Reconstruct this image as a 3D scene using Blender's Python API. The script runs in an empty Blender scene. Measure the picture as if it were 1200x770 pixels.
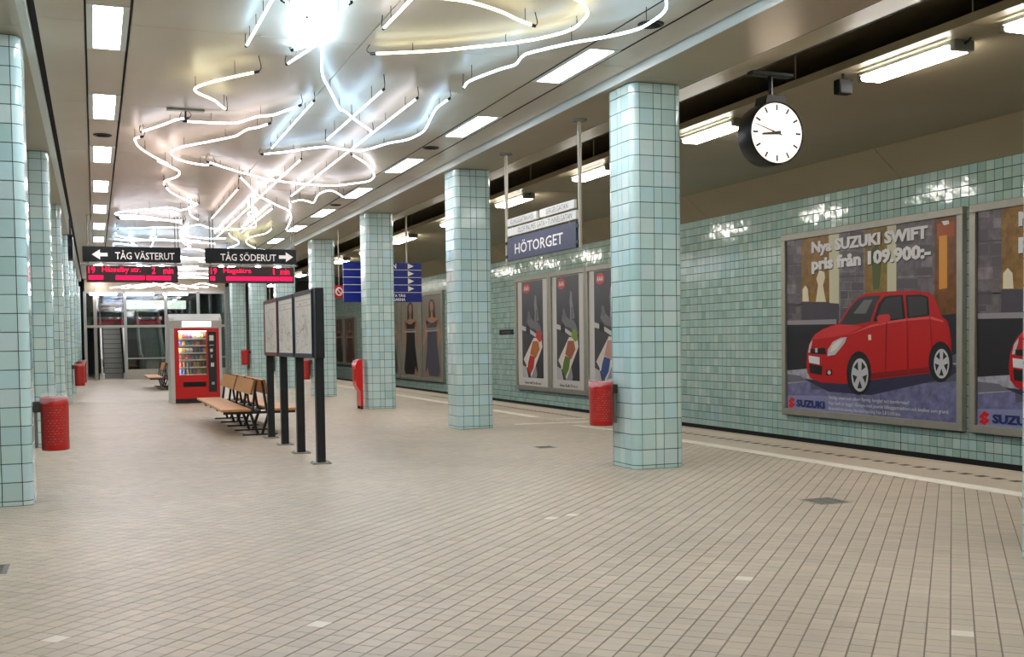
import bpy, math, random
from mathutils import Vector, Matrix
random.seed(7)
C = bpy.context.scene.collection
SC = bpy.context.scene
# ---------------------------------------------------------------- camera, world, exposure
cam_d = bpy.data.cameras.new('camera')
cam = bpy.data.objects.new('camera', cam_d); C.objects.link(cam)
R_, U_, F_ = (0.933719, -0.357745, -0.013651), (0.026097, 0.029986, 0.99921), (0.357053, 0.933338, -0.037334)
CH = 1.28393
cam.matrix_world = Matrix(((R_[0], U_[0], -F_[0], 0), (R_[1], U_[1], -F_[1], 0), (R_[2], U_[2], -F_[2], CH), (0, 0, 0, 1)))
cam_d.sensor_fit = 'HORIZONTAL'; cam_d.sensor_width = 36.0
FPX, PY = 1276.817, 447.18
cam_d.lens = FPX / 1200 * 36.0
cam_d.shift_y = (PY - 385) / 1200
cam_d.clip_end = 300
SC.camera = cam
w = bpy.data.worlds.new('world'); SC.world = w; w.use_nodes = True
w.node_tree.nodes['Background'].inputs[0].default_value = (0.5, 0.5, 0.5, 1)
w.node_tree.nodes['Background'].inputs[1].default_value = 0.0
vs = SC.view_settings
vs.view_transform = 'Standard'; vs.look = 'None'; vs.exposure = 0.76; vs.gamma = 1.0; vs.use_curve_mapping = False
SC.cycles.use_denoising = True
SC.cycles.max_bounces = 8; SC.cycles.sample_clamp_indirect = 6.0
PANEL_E, FIXT_E, NEON_E = 16.0, 23.0, 6.2

def pix(p):
    v = Vector(p) - Vector((0, 0, CH)); d = v.dot(Vector(F_))
    if d < .1: return (-9999, -9999, d)
    return (600 + FPX * v.dot(Vector(R_)) / d, PY - FPX * v.dot(Vector(U_)) / d, d)
# ---------------------------------------------------------------- helpers
def lin(h):
    h = h.lstrip('#'); o = []
    for i in (0, 2, 4):
        c = int(h[i:i + 2], 16) / 255; o.append(c / 12.92 if c <= .04045 else ((c + .055) / 1.055) ** 2.4)
    return (*o, 1)
MATS = {}
def mat(name, col='#808080', rough=.5, metal=0., spec=.5, emit=0., noise=0., nscale=8., bump=0., coat=0., alpha=1.):
    m = bpy.data.materials.new(name); MATS[name] = m; m.use_nodes = True
    nt = m.node_tree; b = nt.nodes['Principled BSDF']; c = lin(col)
    b.inputs['Base Color'].default_value = c
    b.inputs['Roughness'].default_value = rough; b.inputs['Metallic'].default_value = metal
    b.inputs['Specular IOR Level'].default_value = spec; b.inputs['Coat Weight'].default_value = coat
    if emit:
        b.inputs['Emission Color'].default_value = c; b.inputs['Emission Strength'].default_value = emit
    if noise or bump:
        tc = nt.nodes.new('ShaderNodeTexCoord'); n = nt.nodes.new('ShaderNodeTexNoise')
        n.inputs['Scale'].default_value = nscale; n.inputs['Detail'].default_value = 5
        nt.links.new(tc.outputs['Object'], n.inputs['Vector'])
        if noise:
            r = nt.nodes.new('ShaderNodeMapRange'); r.inputs['To Min'].default_value = 1 - noise; r.inputs['To Max'].default_value = 1 + noise
            r.inputs['From Min'].default_value = .3; r.inputs['From Max'].default_value = .7
            nt.links.new(n.outputs['Fac'], r.inputs['Value'])
            mx = nt.nodes.new('ShaderNodeMix'); mx.data_type = 'RGBA'; mx.blend_type = 'MULTIPLY'; mx.inputs['Factor'].default_value = 1
            mx.inputs['A'].default_value = c; nt.links.new(r.outputs['Result'], mx.inputs['B']); nt.links.new(mx.outputs['Result'], b.inputs['Base Color'])
        if bump:
            bp = nt.nodes.new('ShaderNodeBump'); bp.inputs['Strength'].default_value = bump; bp.inputs['Distance'].default_value = .01
            nt.links.new(n.outputs['Fac'], bp.inputs['Height']); nt.links.new(bp.outputs['Normal'], b.inputs['Normal'])
    return m
def light_mat(name, col, strength):
    m = bpy.data.materials.new(name); MATS[name] = m; m.use_nodes = True; nt = m.node_tree; nt.nodes.clear()
    e = nt.nodes.new('ShaderNodeEmission'); o = nt.nodes.new('ShaderNodeOutputMaterial')
    e.inputs[0].default_value = lin(col); e.inputs[1].default_value = strength; nt.links.new(e.outputs[0], o.inputs[0]); return m
def glass_mat(name, tint='#ffffff', refl=.1, rough=.02):
    m = bpy.data.materials.new(name); MATS[name] = m; m.use_nodes = True; nt = m.node_tree; nt.nodes.clear()
    t = nt.nodes.new('ShaderNodeBsdfTransparent'); g = nt.nodes.new('ShaderNodeBsdfGlossy'); x = nt.nodes.new('ShaderNodeMixShader'); o = nt.nodes.new('ShaderNodeOutputMaterial')
    t.inputs[0].default_value = lin(tint); g.inputs['Roughness'].default_value = rough; x.inputs[0].default_value = refl
    nt.links.new(t.outputs[0], x.inputs[1]); nt.links.new(g.outputs[0], x.inputs[2]); nt.links.new(x.outputs[0], o.inputs[0]); return m
def tint_mat(name, cols, rough, random_object, spec=.5, stain=0., coat=0., wavy=0.):
    # colour picked per piece: Object Info random for single pieces, the 'tint' attribute inside joined cladding
    m = bpy.data.materials.new(name); MATS[name] = m; m.use_nodes = True; nt = m.node_tree; b = nt.nodes['Principled BSDF']
    b.inputs['Roughness'].default_value = rough; b.inputs['Specular IOR Level'].default_value = spec; b.inputs['Coat Weight'].default_value = coat
    if random_object: s = nt.nodes.new('ShaderNodeObjectInfo').outputs['Random']
    else:
        a = nt.nodes.new('ShaderNodeAttribute'); a.attribute_name = 'tint'; s = a.outputs['Fac']
    r = nt.nodes.new('ShaderNodeValToRGB'); r.color_ramp.interpolation = 'LINEAR'
    e = r.color_ramp.elements
    while len(e) < len(cols): e.new(.5)
    for i, c in enumerate(cols): e[i].position = i / (len(cols) - 1); e[i].color = lin(c)
    nt.links.new(s, r.inputs[0]); out = r.outputs[0]
    if stain:
        g = nt.nodes.new('ShaderNodeNewGeometry'); n = nt.nodes.new('ShaderNodeTexNoise'); n.inputs['Scale'].default_value = .9; n.inputs['Detail'].default_value = 6
        nt.links.new(g.outputs['Position'], n.inputs['Vector'])
        k = nt.nodes.new('ShaderNodeMapRange'); k.inputs['From Min'].default_value = .3; k.inputs['From Max'].default_value = .7
        k.inputs['To Min'].default_value = 1 - stain; k.inputs['To Max'].default_value = 1 + stain * .5
        nt.links.new(n.outputs['Fac'], k.inputs['Value'])
        mx = nt.nodes.new('ShaderNodeMix'); mx.data_type = 'RGBA'; mx.blend_type = 'MULTIPLY'; mx.inputs['Factor'].default_value = 1
        nt.links.new(out, mx.inputs['A']); nt.links.new(k.outputs['Result'], mx.inputs['B']); out = mx.outputs['Result']
    if wavy:                                 # the glaze is not quite flat
        g = nt.nodes.new('ShaderNodeNewGeometry'); n = nt.nodes.new('ShaderNodeTexNoise'); n.inputs['Scale'].default_value = 11; n.inputs['Detail'].default_value = 1
        nt.links.new(g.outputs['Position'], n.inputs['Vector']); bp = nt.nodes.new('ShaderNodeBump'); bp.inputs['Strength'].default_value = wavy; bp.inputs['Distance'].default_value = .01
        nt.links.new(n.outputs['Fac'], bp.inputs['Height']); nt.links.new(bp.outputs['Normal'], b.inputs['Normal'])
    nt.links.new(out, b.inputs['Base Color']); return m

class MB:
    def __init__(s): s.v = []; s.f = []; s.m = []; s.t = []
    def poly(s, pts, mi=0, t=0.):
        b = len(s.v); s.v += [tuple(p) for p in pts]; s.f.append(tuple(range(b, b + len(pts)))); s.m.append(mi); s.t.append(t)
    def mesh(s, vs, fs, mi=0, t=0.):
        b = len(s.v); s.v += [tuple(p) for p in vs]
        for f in fs: s.f.append(tuple(b + i for i in f)); s.m.append(mi); s.t.append(t)
        return s
    def box(s, x0, x1, y0, y1, z0, z1, mi=0, bev=0.):
        if bev > 0:
            e = min(bev, abs(x1 - x0) / 2.1, abs(y1 - y0) / 2.1, abs(z1 - z0) / 2.1)
            # chamfered box: three axis slabs' corner points, 24 vertices
            vs = []; idx = {}
            for ix, X in enumerate((x0, x1)):
                for iy, Y in enumerate((y0, y1)):
                    for iz, Z in enumerate((z0, z1)):
                        dx, dy, dz = (e, -e)[ix], (e, -e)[iy], (e, -e)[iz]
                        idx[ix, iy, iz, 0] = len(vs); vs.append((X, Y + dy, Z + dz))
                        idx[ix, iy, iz, 1] = len(vs); vs.append((X + dx, Y, Z + dz))
                        idx[ix, iy, iz, 2] = len(vs); vs.append((X + dx, Y + dy, Z))
            g = lambda *a: idx[a]
            fs = []
            for i in (0, 1):
                o = lambda q: q if i else q[::-1]
                fs.append(o([g(i, 0, 0, 0), g(i, 1, 0, 0), g(i, 1, 1, 0), g(i, 0, 1, 0)]))
                fs.append(o([g(1, i, 0, 1), g(0, i, 0, 1), g(0, i, 1, 1), g(1, i, 1, 1)]))
                fs.append(o([g(0, 0, i, 2), g(1, 0, i, 2), g(1, 1, i, 2), g(0, 1, i, 2)]))
            for a in (0, 1):
                for b in (0, 1):
                    fs.append([g(a, b, 0, 0), g(a, b, 1, 0), g(a, b, 1, 1), g(a, b, 0, 1)])
                    fs.append([g(a, 0, b, 0), g(a, 1, b, 0), g(a, 1, b, 2), g(a, 0, b, 2)])
                    fs.append([g(0, a, b, 1), g(1, a, b, 1), g(1, a, b, 2), g(0, a, b, 2)])
                    for c in (0, 1): fs.append([g(a, b, c, 0), g(a, b, c, 1), g(a, b, c, 2)])
            return s.mesh(vs, fs, mi)
        vs = [(x0, y0, z0), (x1, y0, z0), (x1, y1, z0), (x0, y1, z0), (x0, y0, z1), (x1, y0, z1), (x1, y1, z1), (x0, y1, z1)]
        return s.mesh(vs, [(0, 3, 2, 1), (4, 5, 6, 7), (0, 1, 5, 4), (1, 2, 6, 5), (2, 3, 7, 6), (3, 0, 4, 7)], mi)
    def tube(s, pts, r, n=6, mi=0, cap=True, flat=1.):
        pts = [Vector(p) for p in pts]; b = len(s.v); prev = None
        for i, p in enumerate(pts):
            d = (pts[min(i + 1, len(pts) - 1)] - pts[max(i - 1, 0)]).normalized()
            up = Vector((0, 0, 1)) if abs(d.z) < .9 else Vector((0, 1, 0))
            a = d.cross(up).normalized(); c = a.cross(d)
            rr = r[i] if isinstance(r, (list, tuple)) else r
            for k in range(n):
                t = 2 * math.pi * k / n + math.pi / n; s.v.append(tuple(p + a * rr * math.cos(t) + c * rr * flat * math.sin(t)))
        for i in range(len(pts) - 1):
            for k in range(n):
                q = (k + 1) % n; s.f.append((b + i * n + k, b + i * n + q, b + (i + 1) * n + q, b + (i + 1) * n + k)); s.m.append(mi); s.t.append(0)
        if cap:
            s.f.append(tuple(b + k for k in range(n))[::-1]); s.m.append(mi); s.t.append(0)
            e = b + (len(pts) - 1) * n; s.f.append(tuple(e + k for k in range(n))); s.m.append(mi); s.t.append(0)
        return s
    def bar(s, a, b, wx, wy, mi=0):
        # rectangular bar from a to b
        a, b = Vector(a), Vector(b); d = (b - a).normalized(); up = Vector((0, 1, 0)) if abs(d.y) < .9 else Vector((0, 0, 1))
        u = d.cross(up).normalized() * wx / 2; v_ = u.cross(d).normalized() * wy / 2
        vs = [a - u - v_, a + u - v_, a + u + v_, a - u + v_, b - u - v_, b + u - v_, b + u + v_, b - u + v_]
        return s.mesh(vs, [(0, 3, 2, 1), (4, 5, 6, 7), (0, 1, 5, 4), (1, 2, 6, 5), (2, 3, 7, 6), (3, 0, 4, 7)], mi)
    def prism(s, prof, axis, a0, a1, mi=0):
        # profile of (p, q) pairs extruded along an axis: 'y' -> (p, a, q); 'x' -> (a, p, q); 'z' -> (p, q, a)
        P = {'y': lambda p, q, a: (p, a, q), 'x': lambda p, q, a: (a, p, q), 'z': lambda p, q, a: (p, q, a)}[axis]
        n = len(prof); vs = [P(p, q, a0) for p, q in prof] + [P(p, q, a1) for p, q in prof]
        return s.mesh(vs, [tuple(range(n))[::-1], tuple(range(n, 2 * n))] + [(i, (i + 1) % n, n + (i + 1) % n, n + i) for i in range(n)], mi)
    def lathe(s, prof, n=20, cx=0, cy=0, sx=1., sy=1., mi=0, axis='z'):
        b = len(s.v)
        for r, z in prof:
            for k in range(n):
                t = 2 * math.pi * k / n
                p = (cx + r * sx * math.cos(t), cy + r * sy * math.sin(t), z)
                if axis == 'y': p = (p[0], z, p[1])
                s.v.append(p)
        for i in range(len(prof) - 1):
            for k in range(n):
                q = (k + 1) % n; s.f.append((b + i * n + k, b + i * n + q, b + (i + 1) * n + q, b + (i + 1) * n + k)); s.m.append(mi); s.t.append(0)
        return s
    def data(s, name, mats, smooth=False, tint=False):
        me = bpy.data.meshes.new(name); me.from_pydata(s.v, [], s.f)
        for m in (mats if isinstance(mats, (list, tuple)) else [mats]): me.materials.append(m)
        me.polygons.foreach_set('material_index', s.m)
        if tint:
            a = me.attributes.new('tint', 'FLOAT', 'FACE'); a.data.foreach_set('value', s.t)
        if smooth: me.polygons.foreach_set('use_smooth', [True] * len(s.f))
        me.update(); return me
    def build(s, name, mats, parent=None, smooth=False, loc=None, kind=None, tint=False):
        return link(name, s.data(name, mats, smooth, tint), parent, loc, kind)
def link(name, me, parent=None, loc=None, kind=None):
    o = bpy.data.objects.new(name, me); C.objects.link(o)
    if parent is not None: o.parent = parent
    if loc is not None: o.location = loc
    if kind: o['kind'] = kind
    return o
def tag(o, label, cat, group=None, kind=None):
    o['label'] = label; o['category'] = cat
    if group: o['group'] = group
    if kind: o['kind'] = kind
    return o
def thing(name, label, cat, loc=(0, 0, 0), rz=0., group=None, kind=None):
    o = bpy.data.objects.new(name, None); C.objects.link(o); o.location = loc; o.rotation_euler = (0, 0, rz); o.empty_display_size = .1
    return tag(o, label, cat, group, kind)
def struct(name, mb, mats, parent=None, **k):
    o = mb.build(name, mats, parent, **k)
    if parent is None: o['kind'] = 'structure'
    return o
def dup(root, loc, label, rz=None):
    r = root.copy(); C.objects.link(r); r.location = loc; r['label'] = label
    if rz is not None: r.rotation_euler = (0, 0, rz)
    for ch in root.children:
        c = ch.copy(); C.objects.link(c); c.parent = r
        for g in ch.children:
            d = g.copy(); C.objects.link(d); d.parent = c
    return r
_fc = {}
def text_mb(body, w_, h_, origin, right, up, bold=0.):
    # text as flat polygons filling w_ x h_ from the lower left corner 'origin'
    key = (body, bold)
    if key not in _fc:
        c = bpy.data.curves.new('text', 'FONT'); c.body = body; c.resolution_u = 2; c.offset = bold
        o = bpy.data.objects.new('text', c); C.objects.link(o)
        dg = bpy.context.evaluated_depsgraph_get(); me = bpy.data.meshes.new_from_object(o.evaluated_get(dg))
        _fc[key] = ([tuple(v.co) for v in me.vertices], [tuple(p.vertices) for p in me.polygons])
        bpy.data.objects.remove(o); bpy.data.curves.remove(c); bpy.data.meshes.remove(me)
    vs, fs = _fc[key]
    x0, x1 = min(v[0] for v in vs), max(v[0] for v in vs); y0, y1 = min(v[1] for v in vs), max(v[1] for v in vs)
    O, Rr, Uu = Vector(origin), Vector(right), Vector(up); b = MB()
    b.mesh([O + Rr * ((v[0] - x0) / (x1 - x0) * w_) + Uu * ((v[1] - y0) / (y1 - y0) * h_) for v in vs], fs)
    return b
def catmull(pts, n=5):
    P = [pts[0]] + list(pts) + [pts[-1]]; out = []
    for i in range(1, len(P) - 2):
        p0, p1, p2, p3 = (Vector(P[i + k]) for k in (-1, 0, 1, 2))
        for k in range(n):
            t = k / n; out.append(.5 * ((2 * p1) + (p2 - p0) * t + (2 * p0 - 5 * p1 + 4 * p2 - p3) * t * t + (3 * p1 - p0 - 3 * p2 + p3) * t ** 3))
    out.append(Vector(pts[-1])); return out
# ---------------------------------------------------------------- materials
TILE = ['#b2d0cc', '#c0dcd8', '#b0d0d0', '#cadfda', '#b5d8dc', '#c5d9d9', '#abcdc8']
WTILE = ['#a3c2b6', '#b9d4c9', '#a9caC0', '#bfd2c9', '#a8ccc7', '#c3dbd2', '#9dbfb4']  # column tile again, the wall's dimmer light put into greener, darker tones
FTILE = ['#a99f8e', '#b5aa97', '#b1a797', '#bcb09c', '#aca392', '#b5a993']
tint_mat('tile glaze', TILE, .12, True, wavy=.1); tint_mat('tile glaze joined', TILE, .12, False, wavy=.1)
tint_mat('wall glaze', WTILE, .09, True, wavy=.22); tint_mat('wall glaze joined', WTILE, .09, False, wavy=.22)
tint_mat('floor stone', FTILE, .42, True, stain=.1); tint_mat('floor stone joined', FTILE, .42, False, stain=.1)
mat('white floor tile', '#d8d2c4', .4)
mat('grout', '#363f3a', .8); mat('floor grout', '#7c7265', .8)
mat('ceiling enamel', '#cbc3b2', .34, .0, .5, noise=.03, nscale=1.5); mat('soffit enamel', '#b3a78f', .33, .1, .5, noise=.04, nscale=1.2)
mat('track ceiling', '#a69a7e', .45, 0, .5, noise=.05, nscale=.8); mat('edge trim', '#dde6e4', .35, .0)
mat('black void', '#0b0d0c', .8); mat('dark paint', '#14171a', .45); mat('black steel', '#0d0f13', .35, .1); mat('steel', '#a8aaa6', .35, .85)
mat('dull steel', '#8f9189', .5, .5); mat('surround steel', '#c3c5c2', .35, .2); mat('frame aluminium', '#a8a69a', .4, .35, noise=.06); mat('rod', '#b5ad9d', .4, .4)
mat('edge stone', '#a89d8c', .6, noise=.06); mat('dark inlay', '#352f29', .6); mat('line paint', '#d9d4c6', .6, noise=.06)
mat('track bed', '#2b2926', .95, noise=.2); mat('rail steel', '#6c6259', .4, .8)
mat('bin red', '#b3120d', .38, 0, .4); mat('red enamel', '#c8120e', .28, 0, .5); mat('grate', '#4b4942', .5, .5); mat('cover plate', '#6f716d', .5, .6)
mat('bag', '#d8c8c6', .3, 0, .5); mat('wood', '#c08a4e', .4, 0, .5, noise=.12, nscale=14); mat('wood end', '#8a5a2c', .5)
mat('blue enamel', '#15284f', .4); mat('exit blue', '#0a2382', .35); mat('white enamel', '#dedfd8', .35); mat('letter grey', '#6d706d', .5); mat('white', '#f0efea', .4)
mat('sign black', '#12181a', .45, 0, .25); mat('map paper', '#eceae6', .3); mat('navy frame', '#16193a', .4); mat('maroon frame', '#6a1820', .4)
for n_, c_ in dict(red='#c9908c', blue='#98a4bf', green='#a3bba6', grey='#aeacb2', orange='#d3ab88').items(): mat('map ' + n_, c_, .4)
light_mat('panel light', '#fff8fb', PANEL_E); light_mat('tube light', '#fff9f0', FIXT_E)
light_mat('neon white', '#f6f2ff', NEON_E); light_mat('neon blue', '#b4dcff', NEON_E * 1.25); light_mat('neon yellow', '#fff8cc', NEON_E); light_mat('neon pink', '#ffe8e6', NEON_E)
light_mat('clock face', '#ffead2', 1.35); light_mat('led red', '#ff1a4a', 1.3); light_mat('led dim', '#c00828', 1.0); light_mat('exit green', '#60e0a0', 1.6)
light_mat('vending lamp', '#fff4e4', 1.5); light_mat('inner lamp', '#fff8f4', 30)
light_mat('neon glow', '#c4e4ff', NEON_E * 14)  # extra strong, for the three tubes added to make the ceiling glow
glass_mat('clear glass', '#f4f7f5', .08); glass_mat('portal glass', '#aab4b2', .14, .03); glass_mat('poster glass', '#ffffff', .045, .08)
mat('led body', '#2a0a12', .4)
NEON = [
('hooked white neon tube nearest the left light strip, over a yellow glow','yellow',1,[1.41, 10.04, 1.26, 10.25, 1.06, 10.57, 0.98, 10.75, 0.96, 10.88, 1.0, 11.02, 1.09, 11.16, 1.19, 11.32, 1.26, 11.51, 1.33, 11.68]),
('long gently waved neon tube running right from the ceiling junction plate','white',1,[1.02, 12.6, 1.28, 12.6, 1.5, 12.56, 1.57, 12.49, 1.71, 12.14, 1.86, 11.99, 1.95, 11.75, 2.05, 11.45]),
('short straight neon tube rising from the leftmost bend to the junction plate','white',1,[1.0, 12.6, 0.91, 12.7, 0.79, 13.03, 0.59, 13.5]),
('leftmost neon tube, curling down from the bend beside the light strip','pink',1,[0.57, 13.53, 0.51, 13.66, 0.53, 13.9, 0.58, 14.23, 0.76, 14.83, 0.98, 15.41, 0.85, 15.22, 1.06, 15.71, 1.18, 16.07, 1.18, 16.54, 1.05, 17.01, 1.05, 17.39]),
('wavy neon tube whose left end doubles back below the junction plate','pink',1,[1.89, 12.48, 1.8, 12.72, 1.71, 12.86, 1.66, 13.13, 1.62, 13.33, 1.42, 13.68, 1.21, 14.02, 1.08, 14.24, 0.99, 14.54, 0.99, 14.76, 1.07, 15.09, 1.21, 15.35, 1.42, 15.54, 1.54, 15.54]),
('long sagging neon arc sweeping right and ending in a hook by the right light strip','white',1,[1.53, 15.51, 1.78, 15.89, 2.02, 16.24, 2.26, 16.53, 2.51, 16.83, 2.73, 16.96, 2.51, 16.89, 2.75, 17.02, 3.1, 17.18, 3.51, 17.28, 3.71, 17.16, 3.88, 16.91, 4.02, 16.67, 4.01, 16.19, 3.87, 15.69, 3.6, 15.0, 3.27, 14.38]),
('neon tube that drops away from the long sagging arc in a crooked tail','white',1,[2.04, 16.3, 2.25, 17.06, 2.59, 18.3, 2.84, 18.89, 2.74, 18.7, 2.84, 18.94, 3.13, 19.62, 3.37, 20.16, 3.56, 20.97, 3.7, 21.88, 3.89, 23.53]),
('large bow shaped neon tube right of the blue white glow','blue',1,[1.8, 7.92, 1.78, 8.12, 1.79, 8.5, 1.81, 8.87, 1.86, 9.23, 1.92, 9.56, 2.04, 10.12, 2.22, 10.67, 2.48, 11.46, 2.56, 11.56, 2.77, 11.99, 3.09, 12.56]),
('straight slanting neon tube left of the large bow, above the wavy tube','blue',0,[2.18, 11.33, 2.18, 14.17]),
('short straight neon tube crossing the large bow shaped tube','blue',0,[2.67, 10.37, 2.67, 13.09]),
('longest straight slanting neon tube, crossing the wavy tube and the bow end','white',0,[3.12, 10.76, 3.14, 18.41]),
('wavy neon tube whose tip rises beside the right light strip','blue',1,[3.48, 10.82, 3.49, 11.27, 3.59, 11.84, 3.69, 12.35, 3.72, 12.69, 3.67, 13.13, 3.52, 13.4, 3.38, 13.88, 3.26, 14.05, 3.03, 13.98, 2.83, 13.88, 2.64, 14.06, 2.42, 14.37, 2.15, 14.64]),
('crinkled short neon tube under the hook of the long arc','white',1,[3.24, 18.93, 3.33, 18.66, 3.48, 18.79, 3.61, 18.93, 3.51, 18.08, 3.51, 17.57, 3.62, 17.39, 3.94, 18.08]),
('straight neon tube at the upper left of the blue white glow','blue',0,[1.26, 7.82, 1.25, 8.59, 1.24, 9.26]),
('straight neon tube poking down out of the blue white glow','blue',0,[1.68, 9.87, 1.83, 9.05]),
('straight neon tube slanting into the top of the blue white glow','blue',0,[1.33, 7.92, 1.53, 8.21]),
('added neon tube looped up and down to give the blue white glow','blue',1,[1.49, 8.09, 1.61, 8.05, 1.71, 8.36, 1.61, 8.64, 1.78, 8.8, 1.64, 9.11, 1.81, 9.29, 1.69, 9.58]),  # this tube and the next two are added to produce the glow
('added neon tube folded in a tight zigzag to give the blue white glow','blue',1,[1.43, 7.93, 1.54, 7.86, 1.63, 8.04, 1.53, 8.34, 1.7, 8.52, 1.58, 8.81, 1.82, 9.01, 1.76, 9.46]),
('added neon tube curled at the top edge to feed the blue white glow','blue',1,[1.4, 7.7, 1.49, 7.77, 1.56, 7.92, 1.54, 8.11, 1.68, 8.18, 1.72, 8.52, 1.69, 8.82]),
('short straight neon tube right of the large bow, below the top waved tube','white',0,[2.19, 8.42, 2.2, 7.64]),
('long neon tube bending round at its right end into a blunt hook','yellow',1,[2.34, 9.31, 2.56, 9.2, 2.86, 9.03, 3.07, 8.86, 3.36, 8.62, 3.4, 8.56, 3.49, 8.46, 3.61, 8.25, 3.66, 8.06, 3.64, 7.86, 3.6, 7.68, 3.47, 7.47, 3.35, 7.37, 3.23, 7.3, 3.1, 7.23]),
('neon tube snaking up over the right light strip towards a round vent','blue',1,[3.38, 10.01, 3.35, 9.81, 3.38, 9.61, 3.47, 9.26, 3.54, 9.07, 3.51, 8.88, 3.5, 8.79, 3.52, 8.65, 3.73, 8.27, 3.92, 8.02, 4.06, 7.75, 4.07, 7.5, 4.05, 7.32, 4.01, 7.19, 3.94, 7.06, 3.83, 6.87]),
('gently curved neon tube above the long hooked tube','yellow',1,[2.26, 7.57, 2.38, 7.58, 2.5, 7.58, 2.67, 7.62, 2.92, 7.75, 3.1, 7.89, 3.26, 7.99]),
('crooked neon tube curving below the leftmost curl','pink',1,[1.12, 18.09, 1.25, 18.75, 1.57, 19.71, 1.75, 20.08]),
('long neon tube with raised middle at the left of the tangle','white',1,[1.74, 19.57, 1.66, 20.2, 1.52, 20.61, 1.38, 20.34, 1.23, 20.25, 1.12, 20.45, 0.49, 21.16, 0.46, 21.62, 0.73, 21.67, 1.12, 21.93, 1.7, 22.81]),
('neon tube lying third from the top in the left tangle','white',1,[0.51, 22.33, 1.01, 22.38, 1.69, 22.63]),
('neon tube lying just below the third one in the left tangle','white',1,[0.54, 22.83, 1.11, 22.82, 1.69, 23.0]),
('lowest long neon tube of the left tangle, ending in a curl at its right','white',1,[0.55, 24.21, 1.21, 23.76, 1.71, 23.64, 1.91, 23.31, 2.06, 22.99, 2.33, 23.64, 2.65, 23.86, 2.92, 23.64, 3.16, 23.29, 3.13, 22.6, 2.88, 21.37, 2.74, 20.81, 2.81, 20.23, 2.64, 19.64]),
('S shaped neon tube hanging through the left tangle','white',1,[1.63, 20.11, 1.7, 20.96, 1.78, 21.65, 1.97, 22.35]),
('looped neon tube dropping from the tangle between the two direction signs','white',1,[1.95, 24.02, 1.94, 25.61, 1.96, 26.66, 2.16, 28.17, 2.34, 28.76, 2.29, 29.42]),
('small straight pink lit neon tube in the middle of the ceiling','pink',0,[2.17, 17.56, 2.18, 21.74]),
('long straight neon tube slanting down toward the right direction sign','white',0,[2.65, 14.74, 2.66, 19.13, 2.69, 26.32]),
('short straight neon tube right of the long slanting one by the sign','white',0,[3.13, 20.37, 3.14, 25.0]),
('crooked little neon tube over the middle of the right direction sign','yellow',1,[2.79, 24.44, 2.95, 25.38, 3.23, 26.38, 3.33, 27.31, 3.21, 28.36]),
('curved little neon tube over the right half of the right direction sign','yellow',1,[3.61, 23.63, 3.64, 24.72, 3.52, 25.25, 3.41, 25.98, 3.54, 27.27, 3.92, 28.55]),
('small bent neon tube above the left half of the left direction sign','blue',1,[0.79, 26.05, 0.86, 27.46, 1.03, 28.82]),
('small slanting neon tube above the right half of the left direction sign','blue',0,[1.35, 25.41, 1.37, 28.54]),
]
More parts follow.
